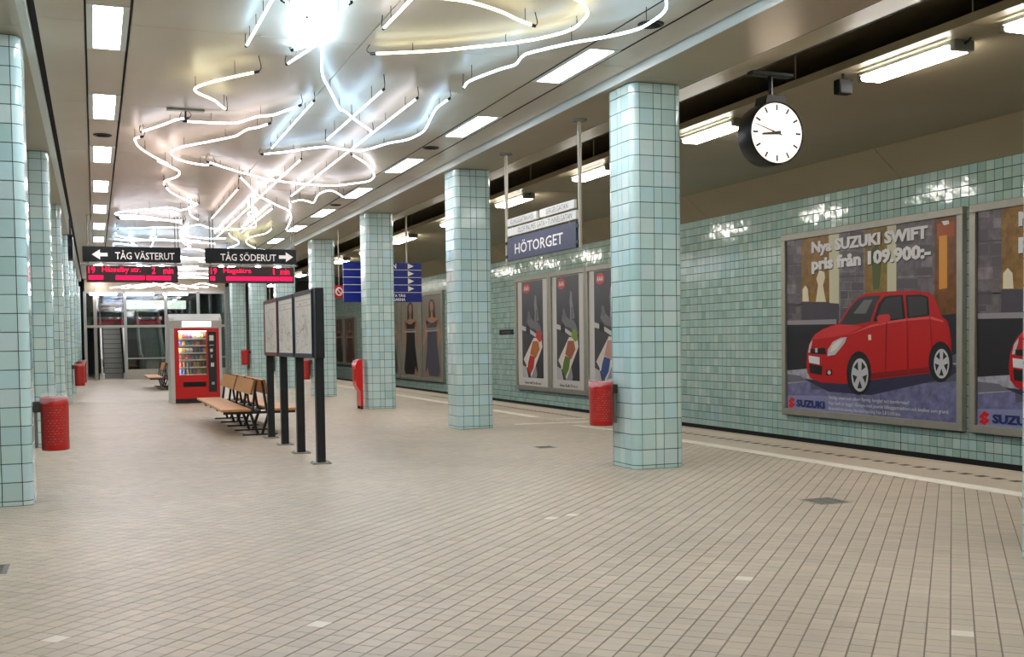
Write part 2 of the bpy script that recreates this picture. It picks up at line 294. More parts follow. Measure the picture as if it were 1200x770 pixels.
AD = [
('stone', 1, [0, 2.98, 0.425, 2.939, 0.417, 1.564, 0, 1.562]),
('amber', 1, [0.415, 2.98, 1.2, 2.98, 1.195, 1.846, 0.409, 1.882]),
('curtain', 2, [1.145, 2.98, 1.407, 2.98, 1.402, 1.815, 1.159, 1.835]),
('stone2', 1, [1.398, 2.98, 2.025, 2.98, 2.022, 1.472, 1.392, 1.485]),
('amber2', 1, [2.017, 2.98, 2.549, 2.98, 2.548, 1.837, 2.014, 1.858]),
('green', 2, [2.181, 2.614, 2.327, 2.71, 2.422, 2.433, 2.358, 2.006, 2.228, 2.002]),
('amber', 2, [2.049, 2.406, 2.148, 2.426, 2.163, 1.961, 2.064, 1.955]),
('curtain', 2, [2.541, 2.98, 2.743, 2.98, 2.742, 1.934, 2.54, 1.944]),
('stone', 1, [2.735, 2.98, 3.532, 2.979, 3.534, 1.342, 2.734, 1.353]),
('stone2', 2, [2.773, 2.17, 3.47, 2.143, 3.47, 2.123, 2.773, 2.149]),
('stone2', 2, [2.773, 2.565, 3.47, 2.527, 3.47, 2.507, 2.773, 2.544]),
('seam', 2, [1.414, 2.593, 2.016, 2.573, 2.016, 2.556, 1.414, 2.576]),
('seam', 2, [1.413, 2.252, 2.015, 2.232, 2.015, 2.216, 1.413, 2.235]),
('seam', 2, [0, 2.554, 0.422, 2.533, 0.422, 2.515, 0, 2.536]),
('seam', 2, [0, 2.187, 0.42, 2.168, 0.42, 2.151, 0, 2.169]),
('seam', 2, [0, 1.85, 0.418, 1.839, 0.418, 1.821, 0, 1.832]),
('door', 1, [3.525, 2.955, 4.0, 2.952, 4.005, 1.041, 3.528, 1.14]),
('glow', 2, [3.574, 2.86, 3.921, 2.872, 3.922, 2.656, 3.588, 2.648]),
('orange', 3, [3.623, 2.685, 3.78, 2.69, 3.782, 1.946, 3.624, 1.933]),
('lampw', 3, [3.671, 2.889, 3.807, 2.889, 3.821, 2.839, 3.719, 2.825]),
('stone2', 2, [0, 2.98, 0.206, 2.98, 0.205, 2.85, 0, 2.864]),
('stone', 2, [0.227, 2.98, 0.405, 2.98, 0.405, 2.833, 0.226, 2.842]),
('stone', 2, [0, 2.852, 0.246, 2.835, 0.245, 2.702, 0, 2.718]),
('stone2', 2, [0.266, 2.827, 0.404, 2.821, 0.404, 2.69, 0.265, 2.695]),
('seam2', 2, [0, 2.706, 0.174, 2.696, 0.173, 2.515, 0, 2.523]),
('stone', 2, [0.194, 2.688, 0.404, 2.678, 0.403, 2.499, 0.193, 2.507]),
('seam2', 2, [0, 2.51, 0.183, 2.502, 0.182, 2.345, 0, 2.351]),
('seam2', 2, [0.203, 2.494, 0.402, 2.487, 0.402, 2.331, 0.202, 2.337]),
('stone', 2, [0, 2.339, 0.222, 2.33, 0.221, 2.197, 0, 2.205]),
('seam2', 2, [0.242, 2.323, 0.401, 2.319, 0.401, 2.187, 0.241, 2.19]),
('stone2', 2, [0, 2.192, 0.261, 2.183, 0.26, 2.026, 0, 2.033]),
('stone', 2, [0.281, 2.176, 0.401, 2.175, 0.4, 2.02, 0.28, 2.019]),
('stone', 2, [0, 2.021, 0.129, 2.02, 0.128, 1.886, 0, 1.886]),
('stone', 2, [0.15, 2.013, 0.4, 2.008, 0.399, 1.876, 0.149, 1.879]),
('seam2', 2, [0, 1.874, 0.239, 1.87, 0.238, 1.689, 0, 1.69]),
('stone', 2, [0.259, 1.863, 0.399, 1.864, 0.398, 1.684, 0.258, 1.682]),
('seam2', 2, [0, 1.678, 0.147, 1.679, 0.147, 1.6, 0, 1.604]),
('stone', 2, [0.168, 1.672, 0.398, 1.672, 0.397, 1.594, 0.167, 1.599]),
('stone', 2, [1.442, 2.964, 1.652, 2.949, 1.651, 2.803, 1.441, 2.817]),
('seam2', 2, [1.669, 2.942, 2.0, 2.915, 1.999, 2.772, 1.669, 2.796]),
('stone2', 2, [1.441, 2.806, 1.806, 2.778, 1.805, 2.634, 1.441, 2.658]),
('stone', 2, [1.823, 2.771, 1.999, 2.761, 1.999, 2.618, 1.822, 2.627]),
('stone', 2, [1.441, 2.647, 1.668, 2.634, 1.668, 2.489, 1.44, 2.5]),
('stone', 2, [1.685, 2.627, 1.999, 2.607, 1.999, 2.464, 1.685, 2.482]),
('stone2', 2, [1.44, 2.489, 1.805, 2.468, 1.805, 2.301, 1.44, 2.319]),
('stone', 2, [1.822, 2.461, 1.999, 2.453, 1.998, 2.288, 1.822, 2.294]),
('stone', 2, [1.44, 2.307, 1.796, 2.29, 1.796, 2.146, 1.439, 2.16]),
('stone', 2, [1.813, 2.284, 1.998, 2.277, 1.998, 2.134, 1.813, 2.139]),
('stone', 2, [1.439, 2.149, 1.693, 2.14, 1.692, 2.017, 1.439, 2.024]),
('seam2', 2, [1.71, 2.134, 1.998, 2.123, 1.998, 2.002, 1.709, 2.011]),
('seam2', 2, [1.439, 2.012, 1.623, 2.009, 1.623, 1.885, 1.438, 1.887]),
('stone', 2, [1.64, 2.003, 1.998, 1.991, 1.997, 1.87, 1.64, 1.879]),
('stone', 2, [1.438, 1.876, 1.675, 1.872, 1.674, 1.749, 1.438, 1.751]),
('stone', 2, [1.692, 1.866, 1.997, 1.859, 1.997, 1.738, 1.691, 1.742]),
('seam2', 2, [1.438, 1.74, 1.811, 1.733, 1.811, 1.566, 1.437, 1.569]),
('stone', 2, [1.828, 1.727, 1.997, 1.727, 1.997, 1.561, 1.828, 1.56]),
('stone', 2, [2.758, 2.929, 3.125, 2.896, 3.125, 2.742, 2.758, 2.771]),
('stone2', 2, [3.139, 2.89, 3.49, 2.858, 3.491, 2.707, 3.139, 2.735]),
('seam2', 2, [2.758, 2.761, 3.095, 2.734, 3.095, 2.621, 2.758, 2.645]),
('stone', 2, [3.11, 2.728, 3.491, 2.697, 3.491, 2.586, 3.11, 2.614]),
('stone', 2, [2.758, 2.635, 3.147, 2.606, 3.147, 2.452, 2.758, 2.477]),
('seam2', 2, [3.161, 2.6, 3.491, 2.576, 3.491, 2.425, 3.161, 2.445]),
('stone', 2, [2.758, 2.466, 3.263, 2.432, 3.263, 2.279, 2.758, 2.308]),
('stone2', 2, [3.278, 2.426, 3.491, 2.415, 3.491, 2.263, 3.278, 2.273]),
('stone', 2, [2.758, 2.298, 3.176, 2.275, 3.176, 2.12, 2.758, 2.14]),
('seam2', 2, [3.191, 2.268, 3.491, 2.253, 3.491, 2.102, 3.191, 2.114]),
('seam2', 2, [2.758, 2.129, 3.198, 2.109, 3.198, 1.975, 2.757, 1.992]),
('stone', 2, [3.213, 2.103, 3.491, 2.092, 3.492, 1.96, 3.213, 1.969]),
('panel', 2, [0.409, 1.876, 1.402, 1.821, 1.401, 1.541, 0.407, 1.564]),
('sill', 3, [0, 1.574, 1.339, 1.566, 1.338, 1.486, 0, 1.5]),
('dark', 2, [0, 1.513, 2.179, 1.497, 3.951, 1.583, 3.985, 0.991, 2.177, 0.593, 0, 0.682]),
('snow', 3, [0, 0.713, 0.714, 0.764, 0.712, 0.461, 0, 0.417]),
('snow2', 4, [0, 0.651, 0.372, 0.631, 0.568, 0.546, 0, 0.503]),
('road', 3, [0, 0.479, 0.665, 0.549, 2.177, 0.648, 3.542, 0.886, 4.01, 1.041, 4.01, 0.03, 0, 0.02]),
('tarmac', 4, [0.645, 0.536, 2.177, 0.637, 3.542, 0.876, 4.01, 1.031, 4.01, 0.647, 2.962, 0.563, 0.664, 0.4]),
('haze', 4, [0, 0.281, 1.134, 0.319, 2.176, 0.291, 2.962, 0.248, 2.176, 0.055, 0, 0.02]),
('road', 4, [1.756, 0.322, 4.01, 0.42, 4.01, 0.03, 2.176, 0.055]),
('roadline', 4, [3.818, 0.88, 4.01, 0.908, 4.01, 0.888, 3.831, 0.861]),
('shadow', 4, [0.421, 0.59, 0.95, 0.557, 2.177, 0.62, 3.472, 0.784, 3.885, 0.891, 4.006, 0.794, 3.818, 0.691, 2.176, 0.373, 1.134, 0.388]),
('cream', 3, [0.817, 2.247, 0.883, 2.36, 0.921, 2.468, 0.958, 2.367, 1.032, 2.345, 1.05, 2.257, 0.994, 2.132, 1.067, 1.856, 0.796, 1.867, 0.863, 2.139]),
('cream', 3, [0.44, 2.09, 0.518, 2.157, 0.596, 2.082, 0.614, 1.88, 0.438, 1.886]),
('red', 5, [0.568, 0.684, 0.54, 0.844, 0.561, 1.024, 0.61, 1.143, 0.668, 1.232, 0.784, 1.331, 1.0, 1.416, 1.23, 1.47, 1.383, 1.485, 1.543, 1.651, 1.7, 1.787, 1.863, 1.898, 2.056, 1.945, 2.501, 1.956, 3.11, 1.943, 3.435, 1.902, 3.527, 1.837, 3.611, 1.693, 3.68, 1.55, 3.783, 1.488, 3.83, 1.388, 3.858, 1.238, 3.872, 1.015, 3.852, 0.841, 3.612, 0.786, 3.415, 0.742, 2.177, 0.609, 1.671, 0.55, 1.539, 0.529, 0.95, 0.534, 0.665, 0.591]),
('redlight', 6, [1.383, 1.485, 1.0, 1.411, 0.784, 1.326, 0.688, 1.238, 1.138, 1.27, 1.629, 1.322, 1.971, 1.429, 1.759, 1.466]),
('redline', 6, [1.603, 1.3, 2.178, 1.458, 2.54, 1.505, 2.962, 1.538, 3.471, 1.556, 3.714, 1.49, 3.714, 1.47, 3.436, 1.521, 2.962, 1.506, 2.54, 1.473, 2.178, 1.426]),
('reddark', 6, [2.177, 0.714, 3.436, 0.834, 3.436, 0.752, 2.177, 0.626]),
('glass', 6, [1.428, 1.484, 1.657, 1.716, 1.863, 1.87, 2.056, 1.906, 2.406, 1.902, 2.293, 1.766, 2.162, 1.508, 1.759, 1.466]),
('glassl', 7, [1.76, 1.645, 2.014, 1.847, 2.22, 1.85, 2.055, 1.637]),
('black', 6, [2.228, 1.512, 2.357, 1.79, 2.485, 1.882, 2.626, 1.892, 2.887, 1.891, 2.947, 1.533, 2.54, 1.505]),
('glass', 7, [2.309, 1.532, 2.421, 1.761, 2.54, 1.858, 2.849, 1.872, 2.887, 1.545]),
('black', 6, [2.947, 1.883, 3.256, 1.88, 3.414, 1.842, 3.443, 1.572, 2.984, 1.537]),
('glass', 7, [2.992, 1.86, 3.256, 1.854, 3.378, 1.823, 3.4, 1.588, 3.022, 1.557]),
('redlight', 8, [2.317, 1.575, 2.381, 1.606, 2.579, 1.617, 2.618, 1.578, 2.61, 1.504, 2.357, 1.46]),
('seamr', 7, [2.524, 1.506, 2.548, 1.505, 2.515, 0.711, 2.492, 0.71]),
('seamr', 7, [2.969, 1.532, 2.984, 1.532, 3.007, 0.764, 2.984, 0.763]),
('seamr', 7, [3.443, 1.557, 3.457, 1.556, 3.5, 1.089, 3.479, 1.089]),
('lampw', 7, [2.112, 1.306, 2.178, 1.311, 2.186, 1.229, 2.121, 1.224]),
('silver', 7, [1.109, 0.968, 1.119, 1.073, 1.247, 1.2, 1.454, 1.267, 1.603, 1.277, 1.55, 1.187, 1.426, 1.085, 1.301, 0.993]),
('lampw', 8, [1.174, 1.027, 1.229, 1.142, 1.391, 1.222, 1.515, 1.244, 1.355, 1.085]),
('silver', 7, [0.599, 1.024, 0.629, 1.155, 0.707, 1.238, 0.697, 1.173, 0.638, 1.024]),
('black', 7, [0.648, 1.084, 1.045, 1.108, 1.082, 0.997, 0.667, 1.006]),
('silver', 8, [0.782, 1.096, 0.849, 1.102, 0.848, 1.025, 0.792, 1.025]),
('plate', 8, [0.609, 0.976, 0.905, 0.949, 0.904, 0.826, 0.618, 0.857]),
('black', 7, [0.618, 0.834, 0.979, 0.804, 0.959, 0.651, 0.636, 0.685]),
('black', 7, [1.062, 0.735, 1.227, 0.756, 1.236, 0.669, 1.08, 0.648]),
('silver', 8, [1.2, 0.703, 1.191, 0.683, 1.168, 0.67, 1.14, 0.669, 1.117, 0.681, 1.108, 0.701, 1.117, 0.722, 1.14, 0.735, 1.168, 0.736, 1.191, 0.724]),
('black', 7, [2.185, 0.714, 2.171, 0.608, 2.13, 0.512, 2.066, 0.434, 1.984, 0.382, 1.893, 0.362, 1.801, 0.375, 1.717, 0.421, 1.65, 0.496, 1.607, 0.592, 1.593, 0.701, 1.608, 0.809, 1.652, 0.908, 1.719, 0.985, 1.803, 1.035, 1.895, 1.053, 1.986, 1.036, 2.067, 0.988, 2.131, 0.913, 2.171, 0.819]),
('tyre', 8, [2.152, 0.691, 2.14, 0.592, 2.103, 0.502, 2.046, 0.429, 1.974, 0.381, 1.893, 0.362, 1.811, 0.374, 1.737, 0.418, 1.678, 0.488, 1.64, 0.578, 1.627, 0.679, 1.641, 0.78, 1.679, 0.872, 1.739, 0.945, 1.813, 0.992, 1.895, 1.008, 1.975, 0.993, 2.047, 0.948, 2.104, 0.878, 2.14, 0.789]),
('silver', 9, [2.119, 0.685, 2.11, 0.605, 2.081, 0.532, 2.037, 0.473, 1.981, 0.434, 1.918, 0.418, 1.856, 0.429, 1.799, 0.464, 1.753, 0.521, 1.724, 0.594, 1.714, 0.675, 1.725, 0.757, 1.754, 0.831, 1.8, 0.89, 1.857, 0.928, 1.92, 0.941, 1.982, 0.929, 2.038, 0.893, 2.082, 0.836, 2.11, 0.765]),
('tyre', 10, [1.98, 0.656, 2.09, 0.692, 2.053, 0.547]),
('tyre', 10, [1.919, 0.596, 1.977, 0.473, 1.859, 0.469]),
('tyre', 10, [1.857, 0.653, 1.782, 0.539, 1.745, 0.684]),
('tyre', 10, [1.881, 0.747, 1.775, 0.802, 1.872, 0.893]),
('tyre', 10, [1.957, 0.749, 1.967, 0.894, 2.061, 0.807]),
('black', 7, [3.892, 0.911, 3.881, 0.822, 3.849, 0.741, 3.798, 0.676, 3.733, 0.633, 3.661, 0.616, 3.588, 0.628, 3.521, 0.668, 3.468, 0.732, 3.434, 0.814, 3.422, 0.905, 3.434, 0.997, 3.468, 1.079, 3.521, 1.144, 3.587, 1.186, 3.66, 1.2, 3.732, 1.185, 3.797, 1.144, 3.848, 1.08, 3.881, 1.0]),
('tyre', 8, [3.865, 0.891, 3.855, 0.808, 3.827, 0.732, 3.782, 0.671, 3.725, 0.631, 3.661, 0.616, 3.596, 0.628, 3.538, 0.665, 3.491, 0.724, 3.461, 0.8, 3.45, 0.885, 3.461, 0.97, 3.491, 1.047, 3.537, 1.108, 3.596, 1.146, 3.66, 1.159, 3.724, 1.146, 3.781, 1.108, 3.826, 1.048, 3.855, 0.974]),
('silver', 9, [3.831, 0.885, 3.824, 0.821, 3.803, 0.762, 3.77, 0.715, 3.728, 0.684, 3.681, 0.672, 3.634, 0.681, 3.592, 0.71, 3.558, 0.757, 3.536, 0.815, 3.528, 0.881, 3.536, 0.947, 3.557, 1.006, 3.591, 1.054, 3.634, 1.084, 3.681, 1.094, 3.727, 1.084, 3.769, 1.054, 3.803, 1.008, 3.824, 0.95]),
('tyre', 10, [3.727, 0.863, 3.809, 0.891, 3.782, 0.775]),
('tyre', 10, [3.681, 0.816, 3.725, 0.716, 3.637, 0.714]),
('tyre', 10, [3.635, 0.862, 3.579, 0.771, 3.551, 0.888]),
('tyre', 10, [3.652, 0.938, 3.573, 0.983, 3.645, 1.055]),
('tyre', 10, [3.709, 0.938, 3.716, 1.056, 3.787, 0.984]),
('logored', 6, [0.035, 0.18, 0.118, 0.258, 0.219, 0.219, 0.158, 0.168, 0.127, 0.191, 0.097, 0.165]),
('logored', 7, [0.066, 0.2, 0.218, 0.14, 0.188, 0.108, 0.035, 0.168]),
('logored', 6, [0.218, 0.146, 0.137, 0.063, 0.024, 0.1, 0.086, 0.152, 0.127, 0.123, 0.158, 0.149]),
]
M = MATS
H, HC, T = 3.785, 3.865, .152
YN, YF = -9.0, 60.0                      # near and far ends of the station
EL, ER, WL, WR, MX = -3.61, 8.05, -6.81, 11.25, 2.22
def mx(x): return 2 * MX - x             # the left half mirrors the right about the platform's middle
# ---------------------------------------------------------------- floor
b = MB()
b.box(EL + .18, 7.9, YN, YF, -.35, -.0025)
floor = struct('floor', b, M['floor grout'])
ANG = math.radians(42.97); FU = (math.sin(ANG), math.cos(ANG)); FV = (math.cos(ANG), -math.sin(ANG)); FP = .0975
WHITE = [(3.468, 3.662), (3.223, 4.988), (-.21, 5.137), (3.059, 7.223), (3.256, 7.255), (.925, 4.947)]
GY = 27.0
rowj = {}
def rj(i):
    if i not in rowj: random.seed(1000 + i); rowj[i] = random.uniform(-.012, .012)
    return rowj[i]
cells = []
for i in range(-260, 110):
    for j in range(-60, 330):
        v = -.0075 + (i + .5) * FP; u = (j + .5) * FP + rj(i)
        x = u * FU[0] + v * FV[0]; y = u * FU[1] + v * FV[1]
        if EL + .30 < x < 6.80 and 1.5 < y < GY: cells.append((x, y, i, j))
random.seed(5)
seen = []
for c in cells:
    px, py, d = pix((c[0], c[1], 0))
    if 4 < px < 1196 and py < 766 and d > 0: seen.append((d, c))
seen.sort(key=lambda a: a[0])
whites = set()
for wx, wy in WHITE:
    c = min(cells, key=lambda c: (c[0] - wx) ** 2 + (c[1] - wy) ** 2); whites.add((c[2], c[3]))
single = {(c[2], c[3]) for d, c in seen[:300 - len(whites)]} | whites
hu, hv = FP / 2 - .0009, FP / 2 - .0024
def floor_tile(mb, o=(0, 0), t=0., z=0.):
    e = .002
    P = lambda a, c, z_: (o[0] + a * FU[0] + c * FV[0], o[1] + a * FU[1] + c * FV[1], z_)
    k = [(-1, -1), (-1, 1), (1, 1), (1, -1)]
    vs = [P(a * (hu - e * .5), c * (hv - e), z) for a, c in k] + [P(a * hu, c * hv, z - .004) for a, c in k]
    mb.mesh(vs, [(0, 1, 2, 3)] + [(i + 4, (i + 1) % 4 + 4, (i + 1) % 4, i) for i in range(4)], 0, t)
b = MB(); floor_tile(b); ftile = b.data('floor_tile', M['floor stone']); fwhite = b.data('white_floor_tile', M['white floor tile'])
b = MB()
for x, y, i, j in cells:
    if (i, j) in single:
        o = link('tile', fwhite if (i, j) in whites else ftile, floor, (x, y, random.uniform(-.0006, .0004)))
        if (i, j) in whites: o['label'] = 'white replacement floor tile'
    else: floor_tile(b, (x, y), random.random(), random.uniform(-.0006, .0004))
b.build('tile_field', M['floor stone joined'], floor, kind='stuff', tint=True)
# beyond the tiles one can tell apart: the same diagonal grid in the material
m = mat('far floor', '#b9ad9c', .42); nt = m.node_tree; bs = nt.nodes['Principled BSDF']
g = nt.nodes.new('ShaderNodeNewGeometry'); mp = nt.nodes.new('ShaderNodeMapping'); mp.vector_type = 'POINT'; mp.inputs['Rotation'].default_value = (0, 0, ANG - math.pi / 2)
br = nt.nodes.new('ShaderNodeTexBrick'); br.offset = 0; br.inputs['Scale'].default_value = 1; br.inputs['Brick Width'].default_value = FP; br.inputs['Row Height'].default_value = FP
br.inputs['Mortar Size'].default_value = .0016; br.inputs['Mortar'].default_value = lin('#7c7265'); br.inputs['Color1'].default_value = lin('#aaa08f'); br.inputs['Color2'].default_value = lin('#b8ad99')
nt.links.new(g.outputs['Position'], mp.inputs[0]); nt.links.new(mp.outputs[0], br.inputs['Vector'])
n_ = nt.nodes.new('ShaderNodeTexNoise'); n_.inputs['Scale'].default_value = .9; n_.inputs['Detail'].default_value = 6; nt.links.new(g.outputs['Position'], n_.inputs['Vector'])
k_ = nt.nodes.new('ShaderNodeMapRange'); k_.inputs['From Min'].default_value = .3; k_.inputs['From Max'].default_value = .7; k_.inputs['To Min'].default_value = .9; k_.inputs['To Max'].default_value = 1.05
nt.links.new(n_.outputs['Fac'], k_.inputs['Value']); x_ = nt.nodes.new('ShaderNodeMix'); x_.data_type = 'RGBA'; x_.blend_type = 'MULTIPLY'; x_.inputs['Factor'].default_value = 1
nt.links.new(br.outputs['Color'], x_.inputs['A']); nt.links.new(k_.outputs['Result'], x_.inputs['B']); nt.links.new(x_.outputs['Result'], bs.inputs['Base Color'])
b = MB(); b.box(EL + .30, 6.80, GY, YF, -.002, 0); b.box(EL + .30, 6.80, YN, 1.5, -.002, 0); b.build('far_paving', m, floor)
# platform edges: outer paving, painted line, dark inlays, stone nosing
for side in (0, 1):
    f = (lambda a: mx(a)) if side else (lambda a: a)
    X = lambda a, c: (min(f(a), f(c)), max(f(a), f(c)))
    b = MB(); b.box(*X(6.99, 7.9), YN, YF, -.003, 0); b.build('edge_paving', M['floor stone'], floor)
    b = MB()
    if not side:
        b.box(6.80, 6.99, YN, 13.9, -.003, .0008)
        b.box(6.80, 6.99, 16.9, YF, -.003, .0008)
        struct('line', b, M['line paint'], floor)
        b = MB(); b.box(6.80, 6.99, 13.9, 16.9, -.003, 0); b.build('line_gap', M['floor stone'], floor)
        for a, c, wd in (((6.0, 15.6), (7.5, 15.47), .16), ((7.0, 16.3), (7.75, 16.15), .13), ((6.72, 14.98), (6.86, 13.9), .12)):
            d = Vector((c[0] - a[0], c[1] - a[1], 0)); n2 = Vector((-d.y, d.x, 0)).normalized() * wd / 2; A_, C_ = Vector((*a, .001)), Vector((*c, .001))
            b = MB(); b.prism([tuple((q)[:2]) for q in (A_ - n2, C_ - n2, C_ + n2, A_ + n2)], 'z', -.001, .0022); b.build('line', M['line paint'], floor)
        b = MB(); k = 0
        for y in [.2 * q + 7.07 for q in range(-15, 90)]:
            me = None
            c = MB(); c.box(7.43, 7.53, y - .045, y + .045, -.002, .0015); c.build('inlay', M['dark inlay'], floor)
        b = MB(); b.box(7.43, 7.53, 25.1, YF, -.002, .0002); b.build('inlay_strip', M['edge stone'], floor)
    else:
        b.box(*X(6.80, 6.99), YN, YF, -.003, .0008); b.build('line', M['line paint'], floor)
    b = MB(); b.box(*X(7.9, 8.05), YN, YF, -.25, .001, bev=.008); b.build('nosing', M['edge stone'], floor)
# track beds and the platform's side faces
for side in (0, 1):
    f = (lambda a: mx(a)) if side else (lambda a: a)
    X = lambda a, c: (min(f(a), f(c)), max(f(a), f(c)))
    b = MB(); b.box(*X(7.75, 11.5), YN, YF, -1.3, -1.1); b.box(*X(7.7, 7.85), YN, YF, -1.1, -.25)
    tb = struct('trim_1' if side else 'trim_2', b, M['track bed'])
    for xx in (8.9, 10.34):
        b = MB(); b.box(*X(xx, xx + .07), YN, YF, -1.1, -.96); b.build('rail', M['rail steel'], tb)
# ---------------------------------------------------------------- walls
TOP = 3.617
ROWS = [(TOP - .136, TOP)]; z = TOP - .136
while z > -.30: ROWS.append((z - T, z)); z -= T
ROWS.append((-.435, z)); ZB = -.435
posters = [(11.80, 16.03, -.05, 3.05), (7.40, 11.69, -.05, 3.05), (21.75, 28.9, -.08, 3.05), (35.8, 38.4, -.12, 3.05)]
def wall_tile(mb, w_, h_, y, z, t=0., tilt=(0, 0, 0, 0), jy=.0046):
    # faces -X, centre at (y, z)
    hw, hh, e = w_ / 2 - jy, h_ / 2 - .0046, .0015
    k = [(-1, -1), (1, -1), (1, 1), (-1, 1)]
    vs = [(-.006 + tilt[i], y + a * (hw - e), z + c * (hh - e)) for i, (a, c) in enumerate(k)] + [(-.003, y + a * hw, z + c * hh) for a, c in k] + [(0, y + a * hw, z + c * hh) for a, c in k]
    fs = [(0, 3, 2, 1)] + [(i, (i + 1) % 4, 4 + (i + 1) % 4, 4 + i) for i in range(4)] + [(4 + i, 4 + (i + 1) % 4, 8 + (i + 1) % 4, 8 + i) for i in range(4)]
    mb.mesh(vs, fs, 0, t)
TW = .1503
b = MB(); b.box(WR, WR + .2, YN, YF, -1.3, 4.6); b.box(WR - .01, WR, YN, YF, -1.3, ZB, 1)
wall_right = struct('wall_right', b, [M['grout'], M['black void']])
wt = {}
for hh in {round(b_ - a_, 3): b_ - a_ for a_, b_ in ROWS}.values():
    q = MB(); wall_tile(q, TW, hh, 0, 0); wt[round(hh, 3)] = q.data('wall_tile', M['wall glaze'])
b = MB(); singles = []
ncol = int((36 - 4.5) / TW)
for c in range(ncol):
    y = 13.125 + (c - 57 + .5) * TW
    for (z0, z1) in ROWS:
        zc = (z0 + z1) / 2
        if any(p0 + .05 < y - TW / 2 and y + TW / 2 < p1 - .05 and q0 + .05 < z0 and z1 < q1 - .05 for p0, p1, q0, q1 in posters): continue
        px, py, d = pix((WR, y, zc)); singles.append((d if 0 < px < 1204 and 0 < py < 770 else 999 + d, y, zc, z1 - z0))
singles.sort()
for i, (d, y, zc, hh) in enumerate(singles):
    if i < 300 and d < 900:
        o = link('tile', wt[round(hh, 3)], wall_right, (WR, y, zc)); o.rotation_euler = (0, random.uniform(-.014, .014), random.uniform(-.012, .012))
    else:
        wall_tile(b, TW, hh, y, zc, random.random(), [random.uniform(-.0014, .0014) for _ in range(4)])
for i in range(len(b.v)): b.v[i] = (b.v[i][0] + WR, b.v[i][1], b.v[i][2])
b.build('tile_cladding', M['wall glaze joined'], wall_right, kind='stuff', tint=True)
# too far to tell the tiles apart: tile grid in the material
m = mat('far wall', '#8fb0a4', .2); nt = m.node_tree; bs = nt.nodes['Principled BSDF']
g = nt.nodes.new('ShaderNodeNewGeometry'); sx = nt.nodes.new('ShaderNodeSeparateXYZ'); cx_ = nt.nodes.new('ShaderNodeCombineXYZ'); br = nt.nodes.new('ShaderNodeTexBrick')
br.offset = 0; br.inputs['Scale'].default_value = 1; br.inputs['Brick Width'].default_value = T; br.inputs['Row Height'].default_value = T; br.inputs['Mortar Size'].default_value = .0025
br.inputs['Mortar'].default_value = lin('#4a524c'); br.inputs['Color1'].default_value = lin('#a0bbad'); br.inputs['Color2'].default_value = lin('#b5ccc1')
nt.links.new(g.outputs['Position'], sx.inputs[0]); nt.links.new(sx.outputs['Y'], cx_.inputs['X']); nt.links.new(sx.outputs['Z'], cx_.inputs['Y']); nt.links.new(cx_.outputs[0], br.inputs['Vector']); nt.links.new(br.outputs['Color'], bs.inputs['Base Color'])
y1 = 13.125 + (ncol - 57) * TW; y0 = 13.125 - 57 * TW
b = MB(); b.box(WR - .006, WR, y1, YF, ZB, TOP); b.box(WR - .006, WR, YN, y0, ZB, TOP); b.build('far_cladding', m, wall_right)
b = MB()
for y in (13.125, 29.5): b.box(WR - .0062, WR - .0005, y - .006, y + .006, ZB, TOP)
b.build('expansion_joint', M['black void'], wall_right)
b = MB(); b.box(WL - .2, WL, YN, YF, -1.3, 4.6); wall_left = struct('wall_left', b, M['grout'])
b = MB(); b.box(WL, WL + .006, YN, YF, ZB, TOP); b.build('far_cladding', m, wall_left)
b = MB(); b.box(WL - .2, WR + .2, YN - .2, YN, -1.3, 4.8); struct('wall_back', b, m)
b = MB(); b.box(WL - .2, WR + .2, YF, YF + .2, -1.3, 8); struct('wall_front', b, M['dull steel'])
# ---------------------------------------------------------------- ceiling
CE = 45.0                                # flat ceiling stops at the escalator hall
b = MB(); b.box(WL - .2, WR + .2, YN, CE, 4.72, 4.8); b.box(WL - .2, WR + .2, CE, YF, 7.6, 7.7)
b.box(-.45, 4.9, YN, CE, HC + .03, HC + .06)
ceiling = struct('ceiling', b, M['black void'])
SEAM = 1.53
def panel(x0, x1, y0, y1, z0, z1, m_, name='panel', bev=.003):
    q = MB(); q.box(x0, x1, y0, y1, z0, z1, bev=bev); return q.build(name, m_, ceiling)
y = YN
ys = []
while y < CE: ys.append((y, min(y + SEAM, CE))); y += SEAM
def rows(x0, x1, z0, z1, m_, near=20., step=2, g_=.0022):
    i = 0
    while i < len(ys):
        k = step if ys[i][0] > -2 else 8
        if ys[i][0] > near: k = 6
        a, c = ys[i][0], ys[min(i + k, len(ys)) - 1][1]
        panel(x0, x1, a + g_, c - g_, z0, z1, m_); i += k
rows(-.355, -.008, HC, HC + .02, M['ceiling enamel'])
rows(.342, 2.225, HC, HC + .02, M['ceiling enamel'])
rows(2.231, 4.118, HC, HC + .02, M['ceiling enamel'])
rows(4.482, 4.825, HC, HC + .02, M['ceiling enamel'])
